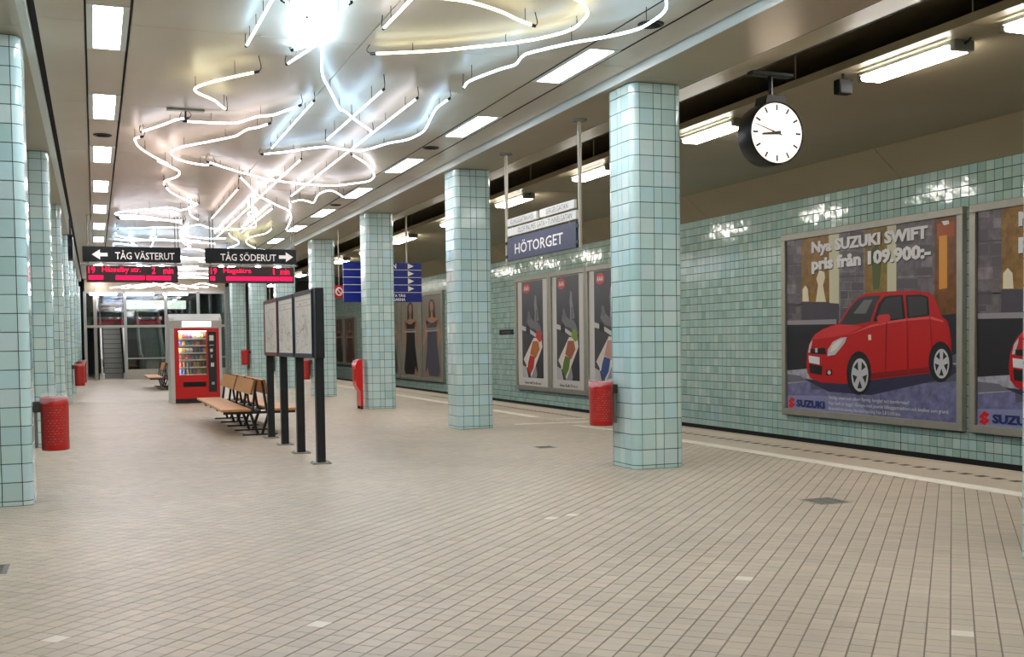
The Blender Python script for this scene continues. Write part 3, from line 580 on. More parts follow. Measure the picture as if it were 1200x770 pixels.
for side in (0, 1):
    f = (lambda a: mx(a)) if side else (lambda a: a)
    X = lambda a, c: (min(f(a), f(c)), max(f(a), f(c)))
    xe = 4.845 if not side else 4.85
    q = MB(); q.box(*X(xe, xe + .012), YN, CE, H - .002, HC + .05); q.build('fascia', M['edge trim'], ceiling)
    if side:
        q = MB(); q.box(-.47, -.405, YN, CE, H - .006, H - .0005); q.build('fascia_lip', M['edge trim'], ceiling)
    # soffit over the columns, then the sloping panel up into the dark recess
    i = 0
    while i < len(ys):
        a, c = ys[i][0] + .002, ys[min(i + 4, len(ys)) - 1][1] - .002; i += 4
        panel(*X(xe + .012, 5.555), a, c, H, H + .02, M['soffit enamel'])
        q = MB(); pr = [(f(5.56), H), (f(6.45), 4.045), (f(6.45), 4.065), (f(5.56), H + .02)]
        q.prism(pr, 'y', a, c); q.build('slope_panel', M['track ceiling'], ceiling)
    q = MB(); q.box(*X(6.46, 6.50), YN, CE, 4.05, 4.7); q.build('recess_face', M['recess grey'] if 'recess grey' in M else mat('recess grey', '#3a3c36', .7), ceiling)
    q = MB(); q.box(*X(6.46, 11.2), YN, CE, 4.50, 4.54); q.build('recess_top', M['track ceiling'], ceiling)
    yy = 13.125 - 5.46 * 4
    while yy < CE:
        a, c = max(yy + .006, YN), min(yy + 5.454, YF)
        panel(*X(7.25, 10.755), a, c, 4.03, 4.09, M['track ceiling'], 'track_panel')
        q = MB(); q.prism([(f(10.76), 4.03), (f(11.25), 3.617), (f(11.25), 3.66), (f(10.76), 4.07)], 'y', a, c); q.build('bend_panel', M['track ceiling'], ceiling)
        yy += 5.46
    q = MB(); q.box(*X(7.235, 7.25), YN, CE, 4.015, 4.095); q.build('gutter_edge', M['track ceiling'], ceiling)
    if not side:
        yy = 5.0
        while yy < 30:
            q = MB(); q.tube([(7.30, yy, 4.09), (7.30, yy, 4.50)], .008, 6); q.build('hanger', M['rod'], ceiling)
            yy += 2.6
# light strips: dark slots, lit trays and blank trays in turn
def strip(x0, x1, first, pitch, side):
    q = MB(); q.box(x0 - .006, x0 + .002, YN, CE, HC - .004, HC + .03); q.box(x1 - .002, x1 + .006, YN, CE, HC - .004, HC + .03); q.build('slot', M['black void'], ceiling)
    n0 = -6; k = n0
    while first + k * pitch < CE - 1.5:
        ya = first + k * pitch; yb = ya + 1.33
        far = ya > 26
        names = ['nearest', 'second', 'third', 'fourth', 'fifth', 'sixth', 'seventh', 'eighth', 'ninth', 'tenth', 'eleventh', 'twelfth', 'thirteenth', 'fourteenth']
        vis = k if side == 'left' else k
        lab = (f'white glowing panel light, {names[vis]} in the {side} ceiling strip in view' if vis >= 0 else f'white glowing panel light in the {side} ceiling strip behind the viewpoint')
        t = thing('panel_light', lab, 'ceiling light', ((x0 + x1) / 2, (ya + yb) / 2, HC), 0, f'panel lights of the {side} ceiling strip')
        hw, hl = (x1 - x0) / 2 - .008, (yb - ya) / 2 - .004
        q = MB(); e = .05
        q.box(-hw, -hw + e, -hl, hl, -.004, .02); q.box(hw - e, hw, -hl, hl, -.004, .02); q.box(-hw + e, hw - e, -hl, -hl + .03, -.004, .02); q.box(-hw + e, hw - e, hl - .03, hl, -.004, .02)
        q.build('frame', M['edge trim'], t)
        q = MB(); q.box(-hw + e, hw - e, -hl + .03, hl - .03, .002, .012); q.build('diffuser', M['panel light'], t)
        panel(x0 + .008, x1 - .008, yb + .004, ya + pitch - .004, HC, HC + .02, M['ceiling enamel'], 'blank_tray')
        k += 1
strip(0., .33, 8.87, 3.115, 'left')
strip(4.125, 4.475, 8.83, 3.03, 'right')
for x, y, lab in ((4.33, 8.02, 'small dark round ceiling vent by the snaking neon tube'), (4.245, 13.99, 'small dark round ceiling vent between two right strip lights'), (.16, 14.29, 'small dark round ceiling vent in the left light strip'), (4.27, 20.24, 'small dark round ceiling vent farthest along the right strip')):
    t = thing('ceiling_vent', lab, 'vent', (x, y, HC), 0, 'round ceiling vents')
    q = MB(); q.lathe([(.11, 0), (.105, -.012), (.085, -.014), (.08, -.004)], 20); q.build('rim', M['dark paint'], t, True)
    q = MB(); q.lathe([(.08, -.004), (.05, -.02), (.001, -.022)], 16); q.build('cone', M['black void'], t, True)
# ---------------------------------------------------------------- columns
CR, FW = .0814, 2.6 * T
HW = FW / 2 + CR
ZR = [(0, .039)]; z = .039
while z + T < H - .001: ZR.append((z, z + T)); z += T
ZR.append((z, H - .002))
JO, TH = .0031, .007
def flat_tile(mb, w_, h_, t=0., tilt=(0, 0, 0, 0)):
    hw, hh, e = w_ / 2 - JO, h_ / 2 - JO, .0014      # faces -Y, back at y = 0
    k = [(-1, -1), (1, -1), (1, 1), (-1, 1)]
    vs = [(a * (hw - e), -TH + tilt[i], c * (hh - e)) for i, (a, c) in enumerate(k)] + [(a * hw, -.0035, c * hh) for a, c in k] + [(a * hw, 0, c * hh) for a, c in k]
    mb.mesh(vs, [(0, 1, 2, 3)] + [(4 + i, 4 + (i + 1) % 4, (i + 1) % 4, i) for i in range(4)] + [(8 + i, 8 + (i + 1) % 4, 4 + (i + 1) % 4, 4 + i) for i in range(4)], 0, t)
def corner_tile(mb, h_, t=0.):
    # quarter round from -Y round to +X, origin at the arc's centre
    hh, n, e = h_ / 2 - JO, 5, .0028; R = CR
    a0, a1 = -math.pi / 2 + JO / R, -JO / R; e = .0014; vs = []; fs = []
    for i in range(n + 1):
        a = a0 + (a1 - a0) * i / n; ca, sa = math.cos(a), math.sin(a)
        for r, zz in ((R, -hh + e), (R, hh - e), (R - TH, -hh), (R - .0014, -hh), (R, -hh + e), (R, hh - e), (R - .0014, hh), (R - TH, hh)): vs.append((ca * r, sa * r, zz))
    for i in range(n):
        for k in (0, 2, 3, 5, 6): fs.append((i * 8 + k, i * 8 + 8 + k, i * 8 + 9 + k, i * 8 + k + 1))
    mb.mesh(vs, fs, 0, t)
tiles = {}
def tmesh(kind, w_, h_):
    key = (kind, round(w_, 4), round(h_, 4))
    if key not in tiles:
        q = MB(); flat_tile(q, w_, h_) if kind == 'f' else corner_tile(q, h_)
        tiles[key] = q.data('column_tile', M['tile glaze'])
        if kind == 'c': tiles[key].polygons.foreach_set('use_smooth', [i % 5 == 0 for i in range(25)])
    return tiles[key]
def column(x, y, label, singles, rough=False):
    # singles: which faces (0 front -Y, 1 right +X, 2 back, 3 left -X) and corners (4..7: front-right, right-back, back-left, left-front) get tiles of their own
    t = thing('column', label, 'column', (x, y, 0), 0, 'tiled platform columns', 'thing')
    q = MB(); n = 6; pr = []
    for c, (sx_, sy_) in enumerate(((1, -1), (1, 1), (-1, 1), (-1, -1))):
        for i in range(n + 1):
            a = math.radians(-90 + 90 * c + 90 * i / n); pr.append((sx_ * FW / 2 + math.cos(a) * (CR - TH + .0008), sy_ * FW / 2 + math.sin(a) * (CR - TH + .0008)))
    q.prism(pr, 'z', 0, H - .001); q.build('core', M['grout'], t)
    st = MB()
    for (z0, z1) in ZR:
        zc, hh = (z0 + z1) / 2, z1 - z0
        for fc in range(4):
            rot = Matrix.Rotation(math.pi / 2 * fc, 4, 'Z')
            for off, w_ in ((-.8 * T, T), (0, .6 * T), (.8 * T, T)):
                p = rot @ Vector((off, -(HW - TH), zc))
                if fc in singles:
                    o = link('tile', tmesh('f', w_, hh), t, p); o.rotation_euler = (random.uniform(-.003, .003), 0, math.pi / 2 * fc + random.uniform(-.003, .003))
                elif not rough or fc in (0, 1, 3):
                    q = MB(); flat_tile(q, w_, hh, 0, [random.uniform(-.0003, .0003) for _ in range(4)])
                    st.mesh([rot @ (Vector(v) + Vector((off, -(HW - TH), zc))) for v in q.v], q.f, 0, random.random())
            p = rot @ Vector((FW / 2, -FW / 2, zc))
            if 4 + fc in singles:
                o = link('tile', tmesh('c', 0, hh), t, p); o.rotation_euler = (0, 0, math.pi / 2 * fc)
            else:
                q = MB(); corner_tile(q, hh); st.mesh([rot @ (Vector(v) + Vector((FW / 2, -FW / 2, zc))) for v in q.v], q.f, 0, random.random())
    st.build('tile_cladding', M['tile glaze joined'], t, kind='stuff', tint=True)
    return t
XR, XL = 5.0126 + FW / 2, -.5733 - FW / 2
DY, YR, YLc = 5.563, 9.532 + HW, 9.639 + HW
rl = {-1: 'pale green tiled column at the near end of the right row, mostly out of view', 0: 'pale green tiled column with a red litter bin, beside the hanging clock', 1: 'pale green tiled column left of the hanging station name sign', 2: 'pale green tiled column in front of the blue exit sign, red cabinet at its foot',
      3: 'pale green tiled column just behind the black framed map board', 4: 'pale green tiled column seen through the map board posts', 5: 'pale green tiled column right of the vending machine, behind the bench backrests', 6: 'pale green tiled column immediately right of the vending machine', 7: 'pale green tiled column partly hidden behind the vending machine'}
ll = {0: 'nearest pale green tiled column at the left edge, litter bin on its side', 1: 'pale green tiled column second in the left row', 2: 'pale green tiled column third in the left row', 3: 'pale green tiled column fourth in the left row',
      4: 'pale green tiled column fifth in the left row', 5: 'pale green tiled column sixth in the left row', 6: 'pale green tiled column seventh in the left row', 7: 'pale green tiled column eighth in the left row, by the escalator hall'}
for k in range(-2, 8):
    s = {0: (0, 3, 7, 4), 1: (0, 3, 7, 4)}.get(k, ())
    yy = 4.24 + HW if k == -1 else YR + DY * k
    column(XR, yy, rl.get(k, 'tiled column of the right row behind the viewpoint'), s, True)
    s = {0: (0, 4, 1), 1: (0, 4, 1)}.get(k, ())
    if k != -1: column(XL, YLc + DY * k, ll.get(k, 'tiled column of the left row behind the viewpoint'), s, True)
    else: column(XL, YLc + DY * k, 'tiled column of the left row just outside the view', (), True)
# ---------------------------------------------------------------- fluorescent fixtures over the tracks
def fixture(x, y0, y1, label):
    t = thing('fluorescent_fixture', label, 'ceiling light', (x, (y0 + y1) / 2, 4.03), 0, 'fluorescent fixtures over the tracks')
    hl = (y1 - y0) / 2
    q = MB(); q.prism([(-.115, 0), (.115, 0), (.115, -.045), (-.115, -.045)], 'y', -hl - .06, hl + .06); q.build('housing', M['dull steel'], t)
    for s in (-1, 1):
        q = MB(); q.box(-.12, .12, *sorted((s * hl, s * (hl + .075))), -.098, -.003, bev=.008); q.build('end_cap', M['dull steel'], t)
    q = MB(); q.prism([(-.11, -.046), (.11, -.046), (.125, -.075), (.105, -.1), (-.105, -.1), (-.125, -.075)], 'y', -hl, hl); q.build('diffuser', M['tube light'], t)
    q = MB(); q.box(-.155, -.135, -hl, hl, -.05, -.03); q.build('side_rail', M['edge trim'], t)
    q = MB(); q.tube([(.0, -hl - .07, -.04), (.0, -hl - .13, -.02), (0, -hl - .15, 0)], .012, 6); q.build('cable', M['dark paint'], t)
    return t
FL = [(6.2, 7.45), (8.12, 9.36), (11.86, 13.05), (15.5, 16.7), (19.0, 20.4), (22.9, 24.1), (26.9, 28.6), (31, 32.3), (34.7, 36), (38.5, 39.8), (42.2, 43.5), (46, 47.3), (49.7, 51), (53.4, 54.7)]
FLN = ['cut by the right picture edge, nearest the viewer', 'right of the hanging clock', 'just left of the hanging clock', 'right of the station name sign', 'left of the station name sign', 'between two columns left of the name sign', 'just above the blue exit sign', 'beyond the blue exit sign', 'far down the right track', 'farther down the right track', 'last but two down the right track', 'last but one down the right track', 'very last one down the right track', 'hidden at the far end of the right track']
for (a, c), n_ in zip(FL, FLN): fixture(7.635, a, c, f'bright fluorescent fixture on the track ceiling, {n_}')
for k in range(10):
    o = fixture(mx(7.635), .6 + 3.73 * k, 1.85 + 3.73 * k, 'bright fluorescent fixture over the left track, behind the left columns')
for k in range(3): fixture(7.635, -6.9 + 3.73 * k, -5.65 + 3.73 * k, 'bright fluorescent fixture over the right track behind the viewpoint')
# small grey box beside the fixture
t = thing('ceiling_speaker', 'small dark grey box fixed at the near end of the fixture right of the clock', 'speaker', (7.39, 9.50, 3.89))
q = MB(); q.box(-.085, .085, -.05, .05, -.075, .075, bev=.008); q.build('case', M['black void'], t)
q = MB(); q.box(-.07, .07, -.055, -.05, -.06, .03); q.build('grille', M['black void'], t)
q = MB(); q.tube([(0, 0, .075), (0, 0, .14)], .015, 6); q.build('stem', M['dark paint'], t)
# ---------------------------------------------------------------- clock
def clock(x, y, z, ztop, rot, label, R=.31):
    t = thing('platform_clock', label, 'clock', (x, y, z), rot)
    D = .125
    q = MB(); q.lathe([(R - .02, -D + .02), (R - .005, -D), (R, -D + .01), (R, D - .01), (R - .005, D), (R - .02, D - .02)], 48, axis='y'); q.build('case', M['black steel'], t, True)
    q = MB(); q.prism([(-.12, R - .03), (.12, R - .03), (.1, R + .06), (-.1, R + .06)], 'y', -.1, .1); q.build('collar', M['black steel'], t)
    q = MB(); q.tube([(0, 0, R + .05), (0, 0, ztop - z)], .022, 10); q.build('rod', M['black steel'], t)
    q = MB(); q.box(-.24, .24, -.05, .05, ztop - z - .03, ztop - z + .01, bev=.006); q.build('mounting_plate', M['dark paint'], t)
    for s in (-1, 1):
        yy = s * (D - .018); q = MB(); n = 48; r = R - .018
        q.poly([(r * math.cos(2 * math.pi * k / n), yy, r * math.sin(2 * math.pi * k / n)) for k in range(n)][::1 if s < 0 else -1]); f = q.build('dial', M['clock face'], t)
        q = MB()
        for k in range(60):
            a = 2 * math.pi * k / 60; big = k % 5 == 0; r0, r1, wd = (r * .75, r * .95, .0105) if big else (r * .89, r * .95, .003)
            d = Vector((math.sin(a), 0, math.cos(a))); p_ = Vector((math.cos(a), 0, -math.sin(a))) * wd; y_ = Vector((0, yy + s * .002, 0))
            q.poly([d * r0 - p_ + y_, d * r1 - p_ + y_, d * r1 + p_ + y_, d * r0 + p_ + y_])
        q.build('hour_marks', M['dark paint'], f, kind='stuff')
        for nm, ang, ln, tail, wd, off in (('hour_hand', 264, .60, .16, .02, .004), ('minute_hand', 288, .88, .2, .009, .006)):
            a = math.radians(ang) * (1 if s < 0 else -1); d = Vector((math.sin(a), 0, math.cos(a))); p_ = Vector((math.cos(a), 0, -math.sin(a))) * wd; y_ = Vector((0, yy + s * off, 0))
            q = MB(); q.poly([d * -tail * r - p_ + y_, d * ln * r - p_ * .5 + y_, d * ln * r + p_ * .5 + y_, d * -tail * r + p_ + y_]); q.build(nm, M['dark paint'], f)
clock(6.34, 9.275, 3.298, 3.90, 0, 'round black double faced clock with a glowing white dial')
t = thing('hanging_speaker', 'dark flat disc hung edge on beside the left direction sign', 'speaker', (-.385, 23.0, 3.22))
q = MB(); n = 24; q.prism([(.02 if False else .34 * math.cos(2 * math.pi * k / n) * .8, .26 * math.sin(2 * math.pi * k / n)) for k in range(n)], 'x', -.045, .045); q.build('disc', M['black steel'], t)
q = MB(); q.tube([(0, 0, .25), (0, 0, H - 3.22)], .02, 8); q.build('rod', M['black steel'], t)
# ---------------------------------------------------------------- neon tubes
def neon(pts, col, label, smooth=True, group='neon tubes of the ceiling artwork', detail=True, r=.0105):
    p0 = Vector(pts[0]); t = thing('neon_tube', label, 'neon tube', p0, 0, group)
    L_ = [Vector(p) - p0 for p in pts]
    P = catmull(L_, 4) if smooth else L_
    q = MB(); q.tube(P, r, 8 if detail else 5); q.build('tube', M['neon ' + col], t, True)
    if not detail: return t
    for a, c in ((P[0], P[1]), (P[-1], P[-2])):
        d = (a - c).normalized(); q = MB(); q.tube([a - d * .005, a + d * .045], r + .003, 8); e = q.build('end_cap', M['dark paint'], t)
        q = MB(); q.tube(catmull([a + d * .04, a + d * .08 + Vector((0, 0, .03)), a + d * .05 + Vector((0, 0, HC - p0.z))], 3), .0045, 5); q.build('lead', M['dark paint'], e)
    acc = 0.; nxt = .25
    for i in range(1, len(P)):
        acc += (P[i] - P[i - 1]).length
        if not smooth:
            n = max(2, int((P[i] - P[i - 1]).length / .8))
            for k in range(n):
                c = P[i - 1].lerp(P[i], (k + .5) / n); q = MB(); q.tube([c, c + Vector((0, 0, HC - p0.z - c.z))], .0035, 4); q.build('hanger', M['dark paint'], t)
        elif acc >= nxt:
            nxt = acc + .75; c = P[i]; q = MB(); q.tube([c, c + Vector((0, 0, HC - p0.z - c.z))], .0035, 4); q.build('hanger', M['dark paint'], t)
    return t
random.seed(11)
for lab, col, sm, xy in NEON:
    z = 3.835 if 'blue white glow' in lab and ('loop' in lab or 'fold' in lab or 'curled' in lab) else 3.725 + .03 * (NEON.index((lab, col, sm, xy)) % 3)
    if z > 3.8: col = 'glow'
    neon([(xy[i], xy[i + 1], z) for i in range(0, len(xy), 2)], col, lab, bool(sm))
random.seed(23)
for k in range(26):
    y = 25.5 + 18 * (k / 26) ** 1.0 + random.uniform(-.4, .4); x = random.uniform(.8, 3.0); n = random.choice((3, 4, 5)); pts = []
    dx = random.choice((-1, 1)) * random.uniform(.3, .9); dy = random.uniform(-.5, .7)
    for i in range(n):
        pts.append((min(max(x, .5), 3.95), min(y, 44.2), 3.73 + random.uniform(-.03, .03))); x += dx * random.uniform(.5, 1.1); y += dy * random.uniform(.4, 1.2) + random.uniform(-.25, .25)
    neon(pts, random.choice(('white', 'white', 'blue', 'pink')), 'white neon tube in the bright tangle far down the ceiling, beyond the direction signs', True, 'neon tubes in the far tangle', k < 0, .014)
random.seed(31)
for k in range(22):                      # artwork carried on overhead: unseen tubes added for more light from behind
    x, y = random.uniform(.8, 2.8), 7.2 - k * .7; pts = [(x + i * .42 + random.uniform(-.1, .1), y + random.uniform(-.5, .5), 3.74) for i in range(4)]
    neon(pts, random.choice(('white', 'blue', 'yellow')), 'unseen white neon tube added to the ceiling artwork above the viewpoint', True, 'neon tubes above the viewpoint', False)
t = thing('junction_plate', 'flat dark plate on the ceiling where three neon tubes meet', 'junction box', (1.0, 12.5, HC))
q = MB(); q.box(-.2, .2, -.04, .04, -.02, 0, bev=.004); q.build('plate', M['dull steel'], t)
q = MB(); q.tube([(0, 0, -.02), (0, .06, -.1)], .012, 6); q.build('stem', M['dark paint'], t)
# ---------------------------------------------------------------- advertising on the track wall
PCOL = dict(base='#4b464b', stone='#6d666a', stone2='#857d82', amber='#8f6a2c', amber2='#8a7434', green='#55602c', curtain='#d3cfae', seam='#4e484c', seam2='#5c565b', door='#76491f', glow='#a9531f', orange='#e29a34', lampw='#e9e4d8', panel='#4c4853', sill='#99959a',
            dark='#25252b', snow='#a7a6b2', snow2='#73737f', road='#73759c', haze='#8e92ba', tarmac='#5d5c6c', roadline='#b0b0bc', shadow='#33344f', cream='#e6dcbb', red='#c4161a', redlight='#d8363a', redline='#e0595a', reddark='#8d0d12', glass='#3d3d40', glassl='#77767a', black='#1a191d', seamr='#8c0f14', silver='#c9cacf', plate='#e4e6ec', tyre='#202024', logored='#df2a24')
for k, c in PCOL.items(): mat('print ' + k, c, .33, 0, .35, noise=.32 if k in ('stone', 'stone2', 'snow', 'road', 'door', 'amber', 'amber2', 'base') else 0, nscale=9)
mat('print navy', '#26356e', .33); mat('print white', '#e8e6e4', .33); mat('print shade', '#3a3838', .4)
def frame(t, w_, h_, bar, depth, m_, rim=.03):
    # frame in the local wall plane: x' = along -Y, z up, protrudes to -X; local origin bottom left as one faces the wall
    names = [('frame_bar', 0, w_, 0, bar), ('frame_bar', 0, w_, h_ - bar, h_), ('frame_bar', 0, bar, bar, h_ - bar), ('frame_bar', w_ - bar, w_, bar, h_ - bar)]
    for nm, a, c, z0, z1 in names:
        q = MB(); q.box(-depth, 0, -c, -a, z0, z1, bev=.006); q.build(nm, m_, t)
def billboard(ytop, zb, label, right):
    t = thing('billboard', label, 'poster', (WR - .0065, ytop, zb))
    w_, h_ = 4.23, 3.1
    frame(t, w_, h_, .11, .09, M['frame aluminium'])
    names = list(PCOL) ; idx = {k: i for i, k in enumerate(names)}
    q = MB(); q.box(-.05, 0, -w_ + .1, -.1, .1, h_ - .1, idx['base'])
    ox, oz = .13, .05
    for c, lay, pts in AD:
        X0 = -.05 - .0011 * (lay + 1) - .00008 * (len(q.f) % 10)
        pp = [(X0, -(ox + pts[i]), oz + pts[i + 1]) for i in range(0, len(pts), 2)]
        ar = sum(pp[i][1] * pp[(i + 1) % len(pp)][2] - pp[(i + 1) % len(pp)][1] * pp[i][2] for i in range(len(pp)))
        q.poly(pp if ar < 0 else pp[::-1], idx[c])
    pr = q.build('print', [M['print ' + k] for k in names], t)
    Rt, Up = (0, -1, 0), (0, 0, 1)
    def tx(s, u, v, w2, h2, m_, bold=0., lay=12, nm='lettering', shadow=False):
        if shadow: text_mb(s, w2, h2, (-.05 - .0012 * (lay - 1), -(ox + u + .018), oz + v - .018), Rt, Up, bold).build('lettering_shadow', M['print shade'], pr, kind='stuff')
        lt = text_mb(s, w2, h2, (-.05 - .0012 * lay, -(ox + u), oz + v), Rt, Up, bold)
        if h2 > .1:                       # heavy type: strokes thickened sideways
            for d_ in (.012, .024): l2 = text_mb(s, w2, h2, (-.0501 - .0012 * lay - d_ * .002, -(ox + u + d_ - .012), oz + v), Rt, Up, bold); lt.mesh(l2.v, l2.f)
        lt.build(nm, m_, pr, kind='stuff')
    tx('Nya SUZUKI SWIFT', .70, 2.62, 2.70, .245, M['print white'], .04, shadow=True)
    tx('pris från 109.900:-', .70, 2.33, 2.76, .27, M['print white'], .04, shadow=True)
    tx('SUZUKI', .27, .10, .76, .125, M['print navy'], .035)
    for s, u2, v in (('Smidig, smart och säker! Rymlig, körglad och komfortabel!', 3.03, .255), ('Nya Swift är byggd i Europa med japansk bilbyggartradition och kvalitet som grund.', 3.83, .165), ('Bränsleförbrukning blandad körning från 5,8 l/100 km.', 2.85, .075)):
        tx(s, 1.15, v, u2 - 1.15, .07, M['print white'])
    return t
billboard(16.03, -.055, 'large framed poster of a whole red car in front of a stone shop front', False)
billboard(11.68, -.055, 'large framed car poster cut off by the right edge of the view', True)
def slim_poster(ytop, w_, h_, zb, label, draw, group):
    t = thing('wall_poster', label, 'poster', (WR - .0065, ytop, zb), 0, group)
    frame(t, w_, h_, .12, .1, M['frame aluminium'])
    layers = {}
    def poly(c, pts, lay=1): layers.setdefault(c, []).append((lay, pts))
    draw(poly)
    cols = list(layers); q = MB()
    for c in cols:
        for lay, pts in layers[c]:
            pp = [(-.055 - .0015 * lay, -u * w_, v * h_) for u, v in pts]
            ar = sum(pp[i][1] * pp[(i + 1) % len(pp)][2] - pp[(i + 1) % len(pp)][1] * pp[i][2] for i in range(len(pp)))
            q.poly(pp if ar < 0 else pp[::-1], cols.index(c))
    q.build('print', [M['print #' + c] if ('print #' + c) in M else mat('print #' + c, '#' + c, .35, 0, .35) for c in cols], t)
    return t
def ell(cx, cy, rx, ry, n=16): return [(cx + rx * math.cos(2 * math.pi * k / n), cy + ry * math.sin(2 * math.pi * k / n)) for k in range(n)]
def hand_ad(c1, c2, c3):
    def d(P):
        P('d9d6d2', [(.05, .04), (.95, .04), (.95, .96), (.05, .96)], 0)
        P('45444a', [(.18, .11), (.80, .11), (.80, .955), (.18, .955)], 1)
        P('393840', [(.45, .11), (.80, .11), (.80, .6), (.6, .5)], 2)
        P('cf3338', ell(.33, .895, .11, .045), 2)
        P('cfccca', [(.18, .57), (.35, .55), (.62, .49), (.60, .46), (.38, .51), (.18, .53)], 2)            # cuff
        P('26262a', [(.30, .50), (.42, .49), (.42, .56), (.30, .57)], 3)
        P('77767c', [(.33, .60), (.37, .665), (.42, .68), (.46, .63), (.55, .60), (.64, .60), (.72, .56), (.78, .49), (.74, .47), (.66, .50), (.58, .53), (.42, .55)], 4)   # palm
        P('8a898f', [(.56, .60), (.57, .68), (.55, .75), (.58, .83), (.62, .82), (.63, .75), (.66, .68), (.68, .61)], 5)      # raised fingers
        P('6c6b72', [(.37, .62), (.36, .68), (.40, .70), (.44, .66), (.45, .61)], 5)
        P('5f5e66', [(.60, .60), (.61, .70), (.645, .70), (.64, .62)], 6)
        P('9b9aa0', [(.42, .11), (.42, .2), (.58, .22), (.62, .14), (.60, .11)], 3)                          # sleeve
        P('c2bfc0', [(.18, .11), (.18, .22), (.30, .2), (.36, .11)], 3)
        P('e7dcd6', [(.53, .46), (.76, .45), (.78, .38), (.45, .12), (.30, .22), (.22, .27)], 4)             # wrapped product
        P(c1, [(.62, .52), (.72, .52), (.78, .44), (.70, .42), (.60, .46)], 6)
        P(c2, [(.50, .43), (.66, .43), (.70, .36), (.58, .28), (.42, .32)], 5)
        P(c3, [(.42, .31), (.56, .29), (.52, .2), (.42, .135), (.32, .2)], 6)
        P('ece4de', [(.36, .30), (.40, .31), (.34, .2), (.30, .2)], 7)
    return d
cols = [('d0372e', 'b9713a', 'c23a2c', 'red and orange'), ('7f9c3a', 'a85f3c', '5f7f34', 'green and brown'), ('8a5a7c', 'c79a8a', '34508f', 'blue and pink')]
for k, (a, c, e, nm) in enumerate(cols):
    y = [28.83, 26.36, 24.08][k]; w_ = [2.45, 2.26, 2.26][k]
    t = slim_poster(y, w_, 3.13, -.08, f'tall poster of a grey hand holding a {nm} wrapped product, between two columns', hand_ad(a, c, e), 'tall hand posters on the track wall')
    text_mb('AAA', w_ * .15, .13, (-.0625, -w_ * .255, 3.13 * .875), (0, -1, 0), (0, 0, 1), .02).build('lettering', M['white'], t, kind='stuff')
    random.seed(60 + k); q = MB(); u = .26                        # a line of print too small to read
    while u < .74:
        l_ = random.uniform(.012, .022); v0 = .055; v1 = v0 + random.choice((.014, .014, .024)); q.poly([(-.06, -w_ * u, 3.13 * v0), (-.06, -w_ * u, 3.13 * v1), (-.06, -w_ * (u + l_), 3.13 * v1), (-.06, -w_ * (u + l_), 3.13 * v0)]); u += l_ + random.choice((.008, .008, .022))
    q.build('small_print', M['letter grey'], t, kind='stuff')
def woman_ad(dress, hair, skin, bg, flip=False, jacket=None):
    def d(P):
        W2 = lambda u: .5 + (u - .5) * 1.45
        F = (lambda l: [(1 - W2(u), v) for u, v in l][::-1]) if flip else (lambda l: [(W2(u), v) for u, v in l])
        P(bg, [(.04, .03), (.96, .03), (.96, .97), (.04, .97)], 0)
        P(hair, F([(.40, .80), (.41, .88), (.47, .92), (.54, .915), (.60, .87), (.61, .72), (.56, .66), (.42, .66)]), 1)
        P(skin, F([(.46, .89), (.53, .89), (.555, .84), (.54, .79), (.50, .77), (.455, .79), (.445, .84)]), 2)
        P(skin, F([(.475, .79), (.53, .79), (.54, .72), (.70, .69), (.66, .60), (.36, .60), (.30, .69), (.465, .72)]), 2)
        P(skin, F([(.30, .69), (.37, .68), (.34, .52), (.24, .40), (.20, .42), (.26, .54)]), 2)
        P(skin, F([(.70, .69), (.64, .67), (.70, .50), (.62, .38), (.67, .36), (.78, .50)]), 2)
        P(dress, F([(.37, .68), (.46, .655), (.55, .655), (.63, .68), (.64, .55), (.66, .40), (.74, .12), (.70, .06), (.32, .06), (.27, .12), (.35, .40), (.36, .55)]), 3)
        P('b5ada4', F([(.30, .555), (.72, .56), (.72, .58), (.30, .575)]), 4)
        P('b5ada4', F([(.36, .585), (.66, .59), (.66, .60), (.36, .595)]), 4)
        P(skin, F([(.28, .06), (.34, .16), (.40, .06)]), 4)
    return d
slim_poster(38.45, 2.68, 3.18, -.12, 'tall poster of a woman in a long grey blue dress, beside the column', woman_ad('5a5766', '4b3a30', 'b98a70', '8f8779'), 'tall fashion posters on the track wall')
slim_poster(41.3, 2.78, 3.18, -.12, 'tall poster of a dark haired woman in black, below the blue exit sign', woman_ad('2b2a2c', '2e2622', 'b0826a', '99907f', True), 'tall fashion posters on the track wall')
slim_poster(44.3, 2.9, 3.18, -.12, 'tall poster partly hidden by the column, left of the woman in black', woman_ad('39434a', '5a4634', 'b48a72', '8c8576'), 'tall fashion posters on the track wall')
slim_poster(54.0, 2.3, 2.3, .25, 'far poster of figures left of the red cabinet, the farther one', woman_ad('3c3330', '3a2c26', 'a07a66', '6d6055'), 'far posters by the red cabinet')
slim_poster(51.6, 2.4, 2.3, .25, 'far poster of figures left of the red cabinet, the nearer one', woman_ad('5b3a34', '3c302a', 'a47e68', '766859', True), 'far posters by the red cabinet')
t = thing('wall_sign', 'small dark station name plate on the tiled wall left of the hand posters', 'sign', (WR - .0065, 30.34, 1.465))
q = MB(); q.box(-.02, 0, -1.13, 0, 0, .15, bev=.004); q.build('plate', M['sign black'], t)
text_mb('HÖTORGET', .74, .075, (-.0215, -.2, .035), (0, -1, 0), (0, 0, 1), .01).build('lettering', M['letter grey'], t)
